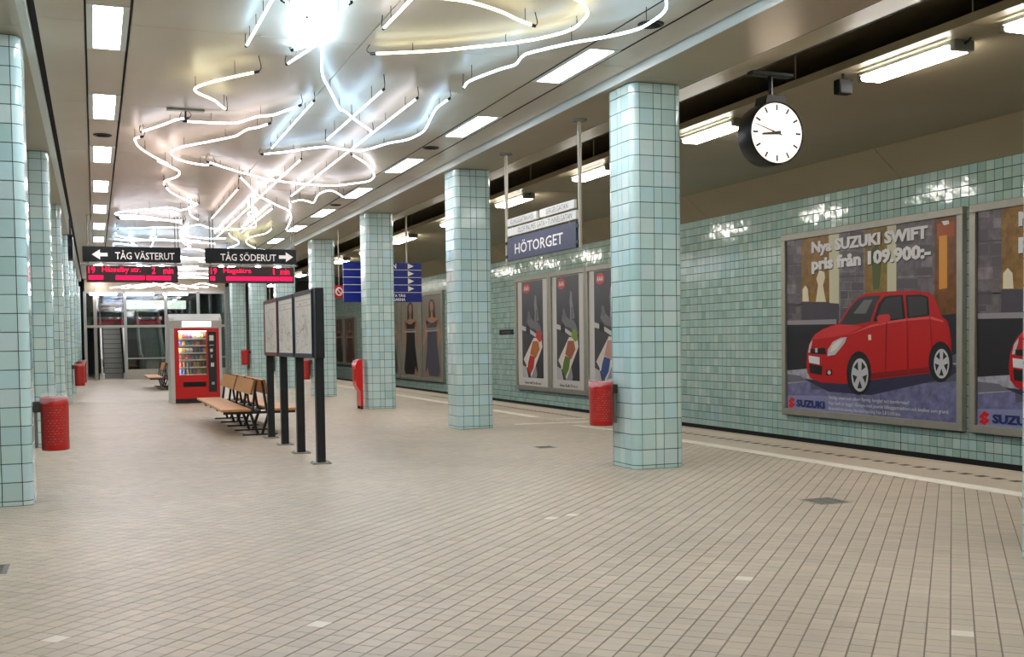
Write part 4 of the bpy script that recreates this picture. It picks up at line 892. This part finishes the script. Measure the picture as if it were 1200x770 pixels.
# ---------------------------------------------------------------- hanging station name sign
t = thing('station_sign', 'hanging blue station name sign with white street name plates above', 'sign', (5.205, 12.55, 2.345))
for y, top in ((-1.19, H), (1.17, H)):
    q = MB(); q.tube([(0, y, -.01), (0, y, H - 2.345 - .01)], .022, 10); r = q.build('rod', M['rod'], t)
    q = MB(); q.lathe([(.001, H - 2.345 - .022), (.085, H - 2.345 - .02), (.09, H - 2.345)], 16, 0, y); q.build('ceiling_rose', M['dull steel'], r)
    for zz in (.06, .24):
        q = MB(); q.box(-.03, .03, *sorted((y, y - math.copysign(.05, y))), zz - .02, zz + .02); q.build('clamp', M['dark paint'], r)
q = MB(); q.box(-.02, .02, -1.11, 1.11, 0, .30, bev=.004); p_ = q.build('name_panel', M['blue enamel'], t)
for s in (-1, 1):
    rt = (0, s, 0); x = .0215 * s
    text_mb('HÖTORGET', 1.57, .165, (x, -.83 * s, .075), rt, (0, 0, 1), .012).build('lettering', M['white'], p_)
q = MB(); q.box(-.018, .018, -1.11, 1.11, .325, .43, bev=.004); p_ = q.build('street_plate', M['white enamel'], t)
text_mb('OLOF PALMES GATA • TUNNELGATAN', 1.72, .068, (-.0195, .72, .343), (0, -1, 0), (0, 0, 1)).build('lettering', M['letter grey'], p_)
for a, c, s, u in ((.08, 1.11, 'KUNGSGATAN-HISS', .80), (-1.06, -.02, 'SERGELGATAN', .66)):
    q = MB(); q.box(-.018, .018, a, c, .455, .555, bev=.004); p_ = q.build('street_plate', M['white enamel'], t)
    text_mb(s, u, .064, (-.0195, (a + c) / 2 + u / 2 - .02, .473), (0, -1, 0), (0, 0, 1)).build('lettering', M['letter grey'], p_)
for y, z0, z1 in ((.9, .3, .33), (-.0, .3, .33), (-.9, .3, .33), (.95, .43, .456), (.2, .43, .456), (-.15, .43, .456), (-.9, .43, .456)):
    q = MB(); q.box(-.008, .008, y - .012, y + .012, z0 - .005, z1 + .005); q.build('clip', M['dull steel'], t)
# ---------------------------------------------------------------- blue exit sign behind the third column
t = thing('exit_sign', 'blue exit sign of five stacked rows with white arrows, behind a column', 'sign', (5.59, 22.0, 2.12))
hs_ = [.175] + [.155] * 4; z = 0
for k, hh in enumerate([.205, .155, .155, .155, .155]):
    q = MB(); q.box(-.825, .825, -.03, .03, z, z + hh - .012, bev=.004); r = q.build('row_panel', M['exit blue'], t)
    if k:
        q = MB(); q.poly([(.53, -.0315, z + .015), (.66, -.0315, z + .072), (.53, -.0315, z + .13)]); q.build('arrow', M['white'], r)
        if k == 4: text_mb('N', .085, .1, (.2, -.0315, z + .022), (1, 0, 0), (0, 0, 1), .03).build('lettering', M['white'], r)
    else:
        text_mb('TA TÅG', .27, .07, (.2, -.0315, z + .105), (1, 0, 0), (0, 0, 1), .03).build('lettering', M['white'], r)
        text_mb('GARNA', .27, .062, (.2, -.0315, z + .02), (1, 0, 0), (0, 0, 1), .03).build('lettering', M['white'], r)
    z += hh
    if k < 4:
        q = MB(); q.box(-.825, .825, -.032, .032, z - .012, z); q.build('divider', M['white enamel'], t)
for x in (-.42, .52):
    q = MB(); q.tube([(x, 0, z - .02), (x, 0, (H if x < 0 else 3.93) - 2.12)], .018, 8); q.build('rod', M['rod'], t)
# ---------------------------------------------------------------- direction signs with train displays
def direction(x0, x1, left, label, text, line, minutes, bars):
    t = thing('direction_sign', label, 'sign', ((x0 + x1) / 2, 23.0, 2.55))
    hw = (x1 - x0) / 2
    q = MB(); q.box(-hw, hw, -.06, .06, .40, .70, bev=.008); p_ = q.build('sign_box', M['sign black'], t)
    rr, uu = (1, 0, 0), (0, 0, 1)
    tw = 1.12
    text_mb(text, tw, .185, (-.32 if left else -.62, -.062, .45), rr, uu, .008).build('lettering', M['white'], p_)
    ax = -.60 if left else .70; s = -1 if left else 1
    q = MB(); q.poly([(ax + s * .15, -.062, .54), (ax, -.062, .64), (ax, -.062, .575), (ax - s * .14, -.062, .575), (ax - s * .14, -.062, .505), (ax, -.062, .505), (ax, -.062, .44)][::-1 if s > 0 else 1]); q.build('arrow', M['white'], p_)
    q = MB(); q.box(-hw - .03, hw + .02, -.05, .05, .345, .375); q.build('rail', M['dull steel'], t)
    for x in (-hw + .1, hw - .1):
        q = MB(); q.box(x - .02, x + .02, -.02, .02, .31, .40); q.build('bracket', M['dull steel'], t)
        for dx in (0, .06):
            q = MB(); q.tube([(x + dx, 0, .69), (x + dx, 0, HC - 2.55)], .014, 6); q.build('rod', M['dull steel'], t)
    for k, x in enumerate((-.55, -.2, .12, .5)):
        q = MB(); q.lathe([(.001, .322), (.05, .325), (.055, .345)], 12, x * 1.1, -.02); q.build('downlight', M['panel light'] if k in (0, 2, 3) else M['steel'], t)
    hd = hw - .06
    q = MB(); q.box(-hd, hd, -.07, .07, 0, .32, bev=.006); d = q.build('display', M['led body'], t)
    for s in (-1, 1):
        y_ = .072 * s; rt = (-s, 0, 0) if s > 0 else (1, 0, 0); sg = -1 if s > 0 else 1
        for s_, u, w_ in line: text_mb(s_, w_, .13, (sg * u, y_, .17), rt, uu, .012).build('led_text', M['led red'], d)
        for a, c in bars:
            q = MB(); q.box(*sorted((sg * a, sg * c)), *sorted((y_, y_ + .004 * s)), .045, .13); q.build('led_row', M['led red'], d)
    return t
direction(-.17, 1.67, True, 'black direction sign with a left arrow above a red lit display', 'TÅG VÄSTERUT', (('19', -.82, .12), ('Hässelby str.', -.57, .72), ('2', .36, .07), ('min', .58, .19)), '2', [(-.82, -.55), (-.32, .22), (.25, .72)])
direction(2.15, 3.99, False, 'black direction sign with a right arrow above a red lit display', 'TÅG SÖDERUT', (('19', -.82, .12), ('Hagsätra', -.57, .56), ('1', .43, .03), ('min', .58, .19)), '1', [(-.83, -.74), (-.52, .55), (.57, .83)])
# ---------------------------------------------------------------- map board on four posts
t = thing('map_board', 'black framed board with three maps on four black posts', 'notice board', (2.235, 11.6, 0))
for k, y in enumerate((0, 1.2, 2.36, 3.5)):
    q = MB(); q.box(-.045, .045, y - .04, y + .04, .012, 1.13 if k else 1.13); p_ = q.build('post', M['black steel'], t)
    q = MB(); q.box(-.10, .10, y - .09, y + .09, 0, .014, bev=.003); p2 = q.build('foot_plate', M['dull steel'], p_)
    for a in (-1, 1):
        for c in (-1, 1):
            q = MB(); q.lathe([(.014, .012), (.014, .024), (.001, .026)], 6, a * .075, y + c * .065); q.build('bolt', M['steel'], p_)
q = MB(); q.box(-.045, .045, -.10, 3.62, 1.125, 1.875, bev=.008); q.build('body', M['black steel'], t)
random.seed(41)
for k in range(3):
    y0 = .06 + k * 1.20; y1 = y0 + 1.13
    fm = M['maroon frame'] if k == 2 else M['navy frame']
    fr = MB()
    for a, c, z0, z1 in ((y0, y1, 1.135, 1.175), (y0, y1, 1.825, 1.865), (y0, y0 + .04, 1.175, 1.825), (y1 - .04, y1, 1.175, 1.825)): fr.box(-.058, -.045, a, c, z0, z1)
    f = fr.build('map_frame', fm, t)
    q = MB(); q.box(-.049, -.045, y0 + .04, y1 - .04, 1.175, 1.825); pp = q.build('map_sheet', M['map paper'], f)
    for cname, n_l in (('grey', 14), ('red', 3), ('blue', 3), ('green', 3), ('orange', 2)):
        q = MB()
        for _ in range(n_l):
            y, z = random.uniform(y0 + .2, y1 - .2), random.uniform(1.25, 1.6); pts = [(y, z)]
            for _ in range(5):
                y += random.uniform(-.16, .16); z += random.uniform(-.08, .14); pts.append((min(max(y, y0 + .08), y1 - .08), min(max(z, 1.2), 1.74)))
            wd = .0025 if cname == 'grey' else .0035
            for (a, b_), (c, d) in zip(pts, pts[1:]):
                v = Vector((c - a, d - b_)); 
                if v.length < .01: continue
                n2 = Vector((-v.y, v.x)).normalized() * wd; xx = -.0495 - random.uniform(0, .0008)
                q.poly([(xx, a - n2.x, b_ - n2.y), (xx, a + n2.x, b_ + n2.y), (xx, c + n2.x, d + n2.y), (xx, c - n2.x, d - n2.y)])
        q.build('map_lines', M['map ' + cname], f, kind='stuff')
    if k < 2:
        q = MB(); q.box(-.0512, -.049, y0 + .1, y1 - .1, 1.765, 1.772); q.box(-.0512, -.049, y0 + .1, y1 - .1, 1.70, 1.706); q.build('map_heading', M['map orange' if k == 0 else 'map grey'], f)
# ---------------------------------------------------------------- benches
def bench(x, y0, L_, label, left=True, right=True, backs=2):
    t = thing('bench', label, 'bench', (x, y0, 0))
    n = max(2, round(L_ / .72)); hz = .375
    for s in ([-1] if left else []) + ([1] if right else []):
        q = MB(); q.box(*sorted((s * .13, s * .53)), 0, L_, hz - .035, hz, bev=.005); q.build('seat', M['wood'], t)
        q = MB(); q.box(*sorted((s * .51, s * .53)), L_ * .6, L_ * .6 + .06, hz - .065, hz - .034); q.build('seat_clip', M['wood end'], t)
        for k in range(backs):
            a = k * (L_ * .515); c = a + L_ * .485
            q = MB(); q.prism([(s * .105, .572), (s * .135, .578), (s * .075, .785), (s * .045, .779)], 'y', a, c); q.build('backrest', M['wood'], t)
            for yy in (a, c):
                q = MB(); q.prism([(s * .103, .571), (s * .137, .578), (s * .076, .787), (s * .043, .78)], 'y', yy - .003, yy + .003); q.build('board_end', M['wood end'], t)
    for k in range(n):
        yy = .04 + (L_ - .08) * k / (n - 1)
        q = MB()
        for s in (-1, 1):
            q.bar((s * .04, yy, .775), (s * .10, yy, .34), .03, .05); q.bar((s * .14, yy, .345), (s * .03, yy, .02), .035, .05)
        q.bar((-.50 if left else -.16, yy, .322), (.50 if right else .16, yy, .322), .035, .045)
        q.box(-.24, .24, yy - .04, yy + .04, 0, .02)
        q.build('leg_frame', M['black steel'], t)
    q = MB(); q.box(-.02, .02, .02, L_ - .02, .31, .35); q.build('beam', M['black steel'], t)
    return t
bench(2.16, 15.62, 3.88, 'double sided wooden bench on black frames before the red vending machine')
bench(1.97, 33.0, 3.2, 'small far wooden bench end seen left of the vending machine', True, False, 1)
# ---------------------------------------------------------------- vending machine with its goods
VX, VY = 2.115, 25.1
t = thing('vending_machine', 'red snack vending machine in a grey steel surround', 'vending machine', (VX, VY, 0))
q = MB(); q.box(-.56, -.47, 0, .95, 0, 1.88); q.build('surround_side', M['surround steel'], t)
q = MB(); q.box(.49, .545, 0, .95, 0, 1.88); q.build('surround_side', M['surround steel'], t)
q = MB(); q.prism([(-.0, 1.66), (.95, 1.66), (.95, 1.98), (.22, 1.98), (-.04, 1.83)], 'x', -.57, .55); q.build('canopy', M['surround steel'], t)
q = MB(); q.prism([(-.012, 1.69), (.02, 1.69), (.02, 1.80), (-.042, 1.81)], 'x', -.30, .32); q.build('lit_header', M['vending lamp'], t)
q = MB(); q.box(-.47, .49, .02, .9, 0, .10); q.build('plinth', M['dark paint'], t)
q = MB(); wx0, wx1, wz0, wz1 = -.375, .215, .62, 1.60
q.box(-.47, wx0, 0, .06, .10, 1.66); q.box(wx1, .49, 0, .06, .10, 1.66); q.box(wx0, wx1, 0, .06, .10, wz0); q.box(wx0, wx1, 0, .06, wz1, 1.66)
body = q.build('front', M['red enamel'], t)
q = MB(); q.box(-.47, -.40, .06, .9, .10, 1.66); q.box(.44, .49, .06, .9, .10, 1.66); q.box(-.40, .44, .62, .9, .10, 1.66); q.box(-.40, .44, .06, .62, .10, .60); q.box(-.40, .44, .06, .62, 1.62, 1.66); q.build('cabinet', M['steel'], t)
q = MB(); q.box(wx0, wx1, .015, .025, wz0, wz1); q.build('window', M['clear glass'], t)
q = MB(); q.box(wx0 - .015, wx1 + .015, .07, .09, wz1 - .01, wz1 + .015); q.build('inner_lamp', M['inner lamp'], t)
q = MB(); q.box(wx0 - .02, wx0 - .005, .07, .09, wz0, wz1); q.build('side_lamp', M['inner lamp'], t)
q = MB(); q.box(-.30, .19, -.004, .05, .36, .47); q.build('delivery_slot', M['black void'], t)
q = MB(); q.box(.245, .425, -.012, .0, .24, 1.58, bev=.004); cp = q.build('control_panel', M['dark paint'], t)
for z0, z1, a, c, m_ in ((1.38, 1.5, .28, .37, 'white enamel'), (1.27, 1.29, .28, .37, 'map green'), (1.13, 1.2, .29, .35, 'white enamel'), (1.0, 1.07, .30, .34, 'steel'), (.80, .89, .30, .37, 'white enamel'), (.40, .46, .31, .37, 'steel')):
    q = MB(); q.box(a, c, -.02, -.011, z0, z1); q.build('keypad' if z0 > 1.1 else 'coin_slot', M[m_], cp)
SH = [.64, .80, .965, 1.12, 1.28, 1.43]
for z in SH:
    q = MB(); q.box(-.40, .235, .08, .6, z - .014, z); s_ = q.build('shelf', M['steel'], t)
    q = MB(); q.box(-.37, .21, .070, .079, z - .022, z + .006); q.build('price_strip', M['white'], s_)
PK = ['#3d57a8', '#e8a23a', '#d9d4cc', '#b8402e', '#7d8c3a', '#4c7f9e', '#e2d04a', '#6b3f2c', '#8e4c86', '#2f8a5b', '#cfa06a', '#c94b5e']
for i, c in enumerate(PK): mat(f'packet {i}', c, .4)
random.seed(3)
shelfn = ['bottom', 'second lowest', 'third lowest', 'third highest', 'second highest', 'top']
pk = {}
def packet(kind, mi):
    if (kind, mi) not in pk:
        q = MB()
        if kind == 0:                    # pillow bag: pinched top and bottom
            q.mesh([(-.028, 0, 0), (.028, 0, 0), (.033, -.018, .05), (-.033, -.018, .05), (.028, 0, .105), (-.028, 0, .105), (.033, .018, .05), (-.033, .018, .05)], [(0, 1, 2, 3), (3, 2, 4, 5), (1, 0, 7, 6), (6, 7, 5, 4), (1, 6, 4, 2), (0, 3, 5, 7)])
        elif kind == 1: q.lathe([(.001, 0), (.026, 0), (.028, .07), (.02, .09), (.011, .105), (.011, .118), (.001, .118)], 10)
        else: q.box(-.026, .026, -.012, .012, 0, .095, bev=.004)
        pk[kind, mi] = q.data('packet', M[f'packet {mi}'])
    return pk[kind, mi]
for r, z in enumerate(SH):
    kind = (1, 1, 2, 0, 2, 0)[r]
    for k in range(8):
        mi = (k // 2 * 5 + r * 3 + random.randint(0, 1)) % 12
        o = link('snack_bottle' if kind == 1 else 'snack_packet', packet(kind, mi), None, (VX - .335 + k * .075, VY + .13 + random.uniform(0, .02), z))
        tag(o, f'tiny snack {"bottle" if kind == 1 else "packet"} on the {shelfn[r]} shelf inside the red vending machine', 'snack', f'goods on the {shelfn[r]} vending shelf')
# ---------------------------------------------------------------- litter bins on the columns
m = mat('bin mesh', '#c4150f', .38); nt = m.node_tree; bs = nt.nodes['Principled BSDF']     # perforated sheet: rows of little holes
tc = nt.nodes.new('ShaderNodeTexCoord'); br = nt.nodes.new('ShaderNodeTexBrick'); br.offset = .5; br.inputs['Scale'].default_value = 1; br.inputs['Brick Width'].default_value = .03; br.inputs['Row Height'].default_value = .022
br.inputs['Mortar Size'].default_value = .007; br.inputs['Mortar'].default_value = lin('#b3120d'); br.inputs['Color1'].default_value = lin('#7a2a26'); br.inputs['Color2'].default_value = lin('#a8645e')
sp = nt.nodes.new('ShaderNodeSeparateXYZ'); at = nt.nodes.new('ShaderNodeMath'); at.operation = 'ARCTAN2'; ml = nt.nodes.new('ShaderNodeMath'); ml.operation = 'MULTIPLY'; ml.inputs[1].default_value = .135; cb = nt.nodes.new('ShaderNodeCombineXYZ')
nt.links.new(tc.outputs['Object'], sp.inputs[0]); nt.links.new(sp.outputs['Y'], at.inputs[0]); nt.links.new(sp.outputs['X'], at.inputs[1]); nt.links.new(at.outputs[0], ml.inputs[0]); nt.links.new(ml.outputs[0], cb.inputs['X']); nt.links.new(sp.outputs['Z'], cb.inputs['Y']); nt.links.new(cb.outputs[0], br.inputs['Vector']); nt.links.new(br.outputs['Color'], bs.inputs['Base Color'])
def bin_(x, y, label, side, z=.42, rx=.11, ry=.15, h=.44, bag=True):
    # side +1: hangs on a face to its left (-X); -1: on a face to its right
    t = thing('litter_bin', label, 'bin', (x, y, z), 0, 'red litter bins on the columns')
    q = MB(); q.lathe([(1, .045), (1.01, h - .07)], 28, sx=rx, sy=ry); q.build('basket', M['bin mesh'], t, True)
    q = MB(); q.lathe([(.001, 0), (.97, 0), (1.0, .01), (1.0, .045)], 28, sx=rx, sy=ry); q.build('base', M['bin red'], t, True)
    q = MB(); q.lathe([(1.01, h - .07), (1.02, h), (1.0, h), (.98, h - .07), (.97, .05), (.001, .04)], 28, sx=rx, sy=ry); q.build('rim', M['bin red'], t, True)
    if bag:
        random.seed(int(y * 10)); q = MB(); n = 28
        ring = lambda r, z_, j: [(rx * (r + random.uniform(-j, j)) * math.cos(2 * math.pi * k / n), ry * (r + random.uniform(-j, j)) * math.sin(2 * math.pi * k / n), z_ + random.uniform(-j, j) * .3 + .02 * math.sin(4 * math.pi * k / n + y)) for k in range(n)]
        R3 = [ring(.93, h - .06, .01), ring(.97, h + .012, .02), ring(1.06, h + .016, .03), ring(1.09, h - .035, .04)]
        vs = sum(R3, []); fs = [(i * n + k, i * n + (k + 1) % n, (i + 1) * n + (k + 1) % n, (i + 1) * n + k) for i in range(3) for k in range(n)]
        q.mesh(vs, fs); q.build('bag', M['bag film'], t, True)
    xs = sorted((-side * (rx - .01), -side * (rx + .055)))
    q = MB(); q.box(*xs, -.05, .05, h - .12, h - .03, bev=.005); b_ = q.build('bracket', M['grate'], t)
    xs = sorted((-side * (rx + .025), -side * (rx + .05)))
    q = MB(); q.box(*xs, -.03, .03, .02, h - .03); q.build('rail', M['dull steel'], t)
    return t
m = mat('bag film', '#e6d8d6', .25); m.node_tree.nodes['Principled BSDF'].inputs['Alpha'].default_value = .28
RF, LF = XR - HW, XL + HW
bin_(RF - .165, 9.95, 'red litter bin with clear bag on the column beside the hanging clock', -1)
bin_(LF + .165, 9.95, 'red perforated litter bin on the nearest left column', 1)
bin_(LF + .165, 26.6, 'red litter bin farther down the left row, nearer of two', 1, .40, .11, .15, .5)
bin_(LF + .165, 32.2, 'red litter bin farther down the left row, farther of two', 1, .30, .11, .15, .6)
bin_(RF - .185, 26.5, 'red litter bin on the column seen between the map board posts', -1, .42, .13, .15, .5)
bin_(RF - .185, 37.6, 'small red litter bin on a far column right of the vending machine', -1, .6, .13, .15, .5, False)
# ---------------------------------------------------------------- red cabinet by the third column
t = thing('red_cabinet', 'tall red cabinet with a rounded top at the foot of a column', 'cabinet', (4.78, 20.86, 0))
q = MB(); pr = [(-.085, .86), (-.05, .94), (.0, .97), (.05, .97), (.05, .06), (.0, .06), (-.0, .34), (-.075, .46)]
q.prism(pr, 'y', -.17, .17); q.build('body', M['red enamel'], t)
q = MB(); q.prism([(-.088, .84), (-.052, .945), (-.04, .94), (-.07, .84)], 'y', -.175, .175); q.build('lip', M['bin red'], t)
for s in (-1, 1):
    q = MB(); q.box(.005, .05, s * .12 - .03, s * .12 + .03, 0, .07); q.build('foot', M['dark paint'], t)
q = MB(); q.box(-.093, -.085, -.1, .1, .55, .78, bev=.003); q.build('door', M['bin red'], t)
# ---------------------------------------------------------------- small signs
t = thing('no_smoking_sign', 'small red square sign with a white barred ring, right of the map board', 'sign', (5.08, 23.9, 2.29))
q = MB(); q.box(-.10, .10, -.015, .015, 0, .27, bev=.004); p_ = q.build('plate', M['red enamel'], t)
q = MB(); n = 20
for k in range(n):
    a, c = 2 * math.pi * k / n, 2 * math.pi * (k + 1) / n; P = lambda r, v: (r * math.cos(v), -.0165, .135 + r * math.sin(v) * 1.15)
    q.poly([P(.055, a), P(.085, a), P(.085, c), P(.055, c)])
q.poly([(-.05, -.017, .175), (-.035, -.017, .19), (.05, -.017, .095), (.035, -.017, .08)]); q.build('symbol', M['white'], p_)
q = MB(); q.tube([(0, 0, .27), (0, 0, H - 2.29)], .01, 6); q.build('rod', M['rod'], t)
t = thing('exit_lamp', 'tiny green emergency exit lamp between two far columns', 'sign', (5.15, 34.5, 2.35))
q = MB(); q.box(-.11, .11, -.03, .03, 0, .26, bev=.005); q.build('case', M['dull steel'], t)
q = MB(); q.box(-.09, .09, -.035, -.03, .04, .24); q.build('face', M['exit green'], t)
q = MB(); q.tube([(0, 0, .25), (0, 0, H - 2.35)], .012, 6); q.build('rod', M['rod'], t)
# ---------------------------------------------------------------- grates let into the paving
def grate(x, y, s, m1, label):
    t = thing('floor_grate', label, 'drain cover', (x, y, 0))
    q = MB(); q.box(-s, s, -s, s, -.02, .0018); q.build('plate', M[m1], t)
    q = MB()
    for k in range(6): q.box(-s * .8, s * .8, -s * .8 + k * s * .3, -s * .8 + k * s * .3 + s * .12, .001, .0035)
    q.build('bars', M['grate'], t, kind='stuff')
grate(5.30, 7.04, .15, 'dull steel', 'square metal drain grate in the floor right of the big column')
grate(5.03, 12.07, .12, 'dull steel', 'small metal drain grate in the floor between the two middle columns')
grate(-.645, 6.93, .145, 'cover plate', 'grey metal cover plate in the floor at the left edge of the view')
# ---------------------------------------------------------------- glazed escalator hall
t = thing('glass_screen', 'steel framed glass screen in front of the escalators', 'glass screen', (0, 44.5, 0))
XB = [-.30, 1.14, 2.63, 3.85, 4.9]
for x in XB:
    q = MB(); q.box(x - .055, x + .055, -.06, .06, 0, 3.38, bev=.006); q.build('post', M['steel'], t)
q = MB(); q.box(XB[0], XB[-1], -.06, .06, 3.31, 3.40); q.build('top_rail', M['steel'], t)
q = MB(); q.box(XB[0], XB[-1], -.05, .05, 2.0, 2.09); q.build('middle_rail', M['frame aluminium'], t)
q = MB(); q.box(XB[0], XB[-1], .02, .05, 3.40, 3.86); q.build('header_panel', M['soffit enamel'], t)
q = MB(); q.box(.0, .12, -.04, .04, 0, 3.33); q.build('mullion', M['dull steel'], t)
for a, c in zip(XB, XB[1:]):
    q = MB(); q.box(a + .05, c - .05, -.008, .008, 2.09, 3.31); q.build('upper_pane', M['portal glass'], t)
for a, c in list(zip(XB, XB[1:]))[1:]:
    q = MB(); q.box(a + .05, c - .05, -.008, .008, .38, 2.0); q.build('lower_pane', M['portal glass'], t)
    q = MB(); q.box(a + .05, c - .05, -.03, .03, .0, .38, bev=.004); q.build('kick_panel', M['frame aluminium'], t)
    q = MB(); q.box(a + .05, c - .05, -.03, .03, .78, .83); q.build('push_rail', M['steel'], t)
for k, (a, c) in enumerate(((-.12, .85), (1.15, 2.2), (2.55, 3.45))):
    tt = thing('tube_lamp', 'white glowing tube lamp above the glass screen, ' + ('first from the left light strip', 'middle one of three', 'right one of three, above the vending machine')[k], 'ceiling light', ((a + c) / 2, 44.3, 3.27), 0, 'tube lamps above the glass screen')
    q = MB(); q.box(-(c - a) / 2, (c - a) / 2, -.05, .05, -.03, .045); q.build('diffuser', M['panel light'], tt)
    q = MB(); q.box(-(c - a) / 2 - .02, (c - a) / 2 + .02, -.04, .06, .045, .075); q.build('housing', M['steel'], tt)
    for x in (-.3, .3):
        q = MB(); q.tube([(x, 0, .07), (x, 0, 3.83 - 3.27)], .012, 6); q.build('rod', M['rod'], tt)
tt = thing('lit_sign_box', 'long blank white lit box hung behind the glass screen, left of the vending machine', 'sign', (2.3, 44.9, 2.72))
for a, c in ((-1.12, .36), (.40, 1.12)):
    q = MB(); q.box(a, c, -.08, .08, 0, .33, bev=.01); q.build('lit_case', M['lit white'] if 'lit white' in M else light_mat('lit white', '#fffaf0', 3.5), tt)
for x in (-.9, .0, .9):
    q = MB(); q.tube([(x, 0, .33), (x, 0, 1.6)], .015, 6); q.build('rod', M['white enamel'], tt)
mat('escalator step', '#8a8c87', .5, .1); mat('rubber rail', '#1c1d1e', .5); mat('skirt steel', '#dcded9', .3, .15)
def escalator(x0, x1, y0, label):
    t = thing('escalator', label, 'escalator', ((x0 + x1) / 2, y0, 0))
    hw = (x1 - x0) / 2
    for k in range(24):
        flat = min(k, 2); z0 = max(0, k - 2) * .2; y = k * .38
        q = MB(); q.box(-hw, hw, y, y + .40, z0 - .2, z0 + .0 + (.005 if k < 3 else 0)); q.box(-hw, hw, y + .03, y + .05, z0 - .24, z0 - .19)
        if k > 2: q.mesh([(-hw, y + .006, z0 - .19), (hw, y + .006, z0 - .19), (hw, y - .012, z0 - .01), (-hw, y - .012, z0 - .01)], [(0, 1, 2, 3)])
        o = q.build('step', M['escalator step'], t)
        q = MB(); q.box(-hw, hw, y - .014, y + .012, z0 - .012, z0 + .008); q.build('step_edge', M['dark paint'], o)
    for s in (-1, 1):
        xc = s * (hw + .10)
        pr = [(-.5, 0), (1.0, 0), (9.1, 4.26), (9.1, 5.1), (1.0, .86), (-.35, .86), (-.55, .72), (-.6, .45), (-.55, .2)]
        q = MB(); q.prism(pr, 'x', xc - .03, xc + .03); bl = q.build('balustrade', M['skirt steel'], t)
        pts = [(xc, -.2, .12), (xc, -.52, .16), (xc, -.66, .45), (xc, -.60, .76), (xc, -.38, .92), (xc, 1.0, .92), (xc, 9.1, 5.16)]
        q = MB(); q.tube(pts, .045, 8); q.build('handrail', M['white enamel'] if False else M['skirt steel'], t)
        q = MB(); q.box(xc - .09, xc + .09, -.5, .6, 0, .22); q.build('skirt', M['skirt steel'], t)
    return t
escalator(.36, 1.06, 45.6, 'left escalator with grey steps, seen through the open bay of the glass screen')
escalator(1.86, 2.56, 45.6, 'right escalator with grey steps, behind the glass screen beside the vending machine')
b = MB(); b.box(-1.5, 6, 45.4, YF, 7.5, 7.55); b.box(-.9, -.8, 45.0, YF, 0, 7.5); b.box(3.9, 4.0, 45.0, YF, 0, 7.5); b.box(-1.5, 6, 55.6, 55.7, 0, 7.5)
b.box(-6.9, -.8, 45.0, 45.06, 3.7, 7.6); b.box(-.9, 11.3, 45.0, 45.06, 3.87, 7.6)
struct('trim_3', b, M['hall lining'] if 'hall lining' in M else mat('hall lining', '#4a4f4c', .5))
for k, (x, z) in enumerate(((.7, 4.1), (2.2, 4.1))):  # lamps added to brighten the escalator steps
    tt = thing('added_hall_lamp', 'added white tube lamp to brighten the escalators, ' + ('left' if k == 0 else 'right') + ' one of the pair behind the glass', 'ceiling light', (x, 47.4, z))
    q = MB(); q.box(-.08, .08, -2, 2, -.03, .03); q.build('diffuser', M['panel light'], tt)
    q = MB(); q.box(-.1, .1, -2.05, 2.05, .03, .08); q.build('housing', M['steel'], tt)
    for yy in (-1.5, 1.5):
        q = MB(); q.tube([(0, yy, .08), (0, yy, 7.5 - z)], .012, 6); q.build('rod', M['rod'], tt)

random.seed(77)                          # last neon tubes, in front of the header over the glass screen
for k in range(9):
    x = .55 + k * .38; y = 43.2 + .1 * (k % 4); z = 3.48 + .035 * (k % 5)
    neon([(x + i * .3 + random.uniform(-.08, .08), y + random.uniform(-.08, .08), z + random.uniform(-.06, .06)) for i in range(4)], 'white', 'white neon tube at the far end of the tangle, low over the glass screen', True, 'neon tubes over the glass screen', False, .016)
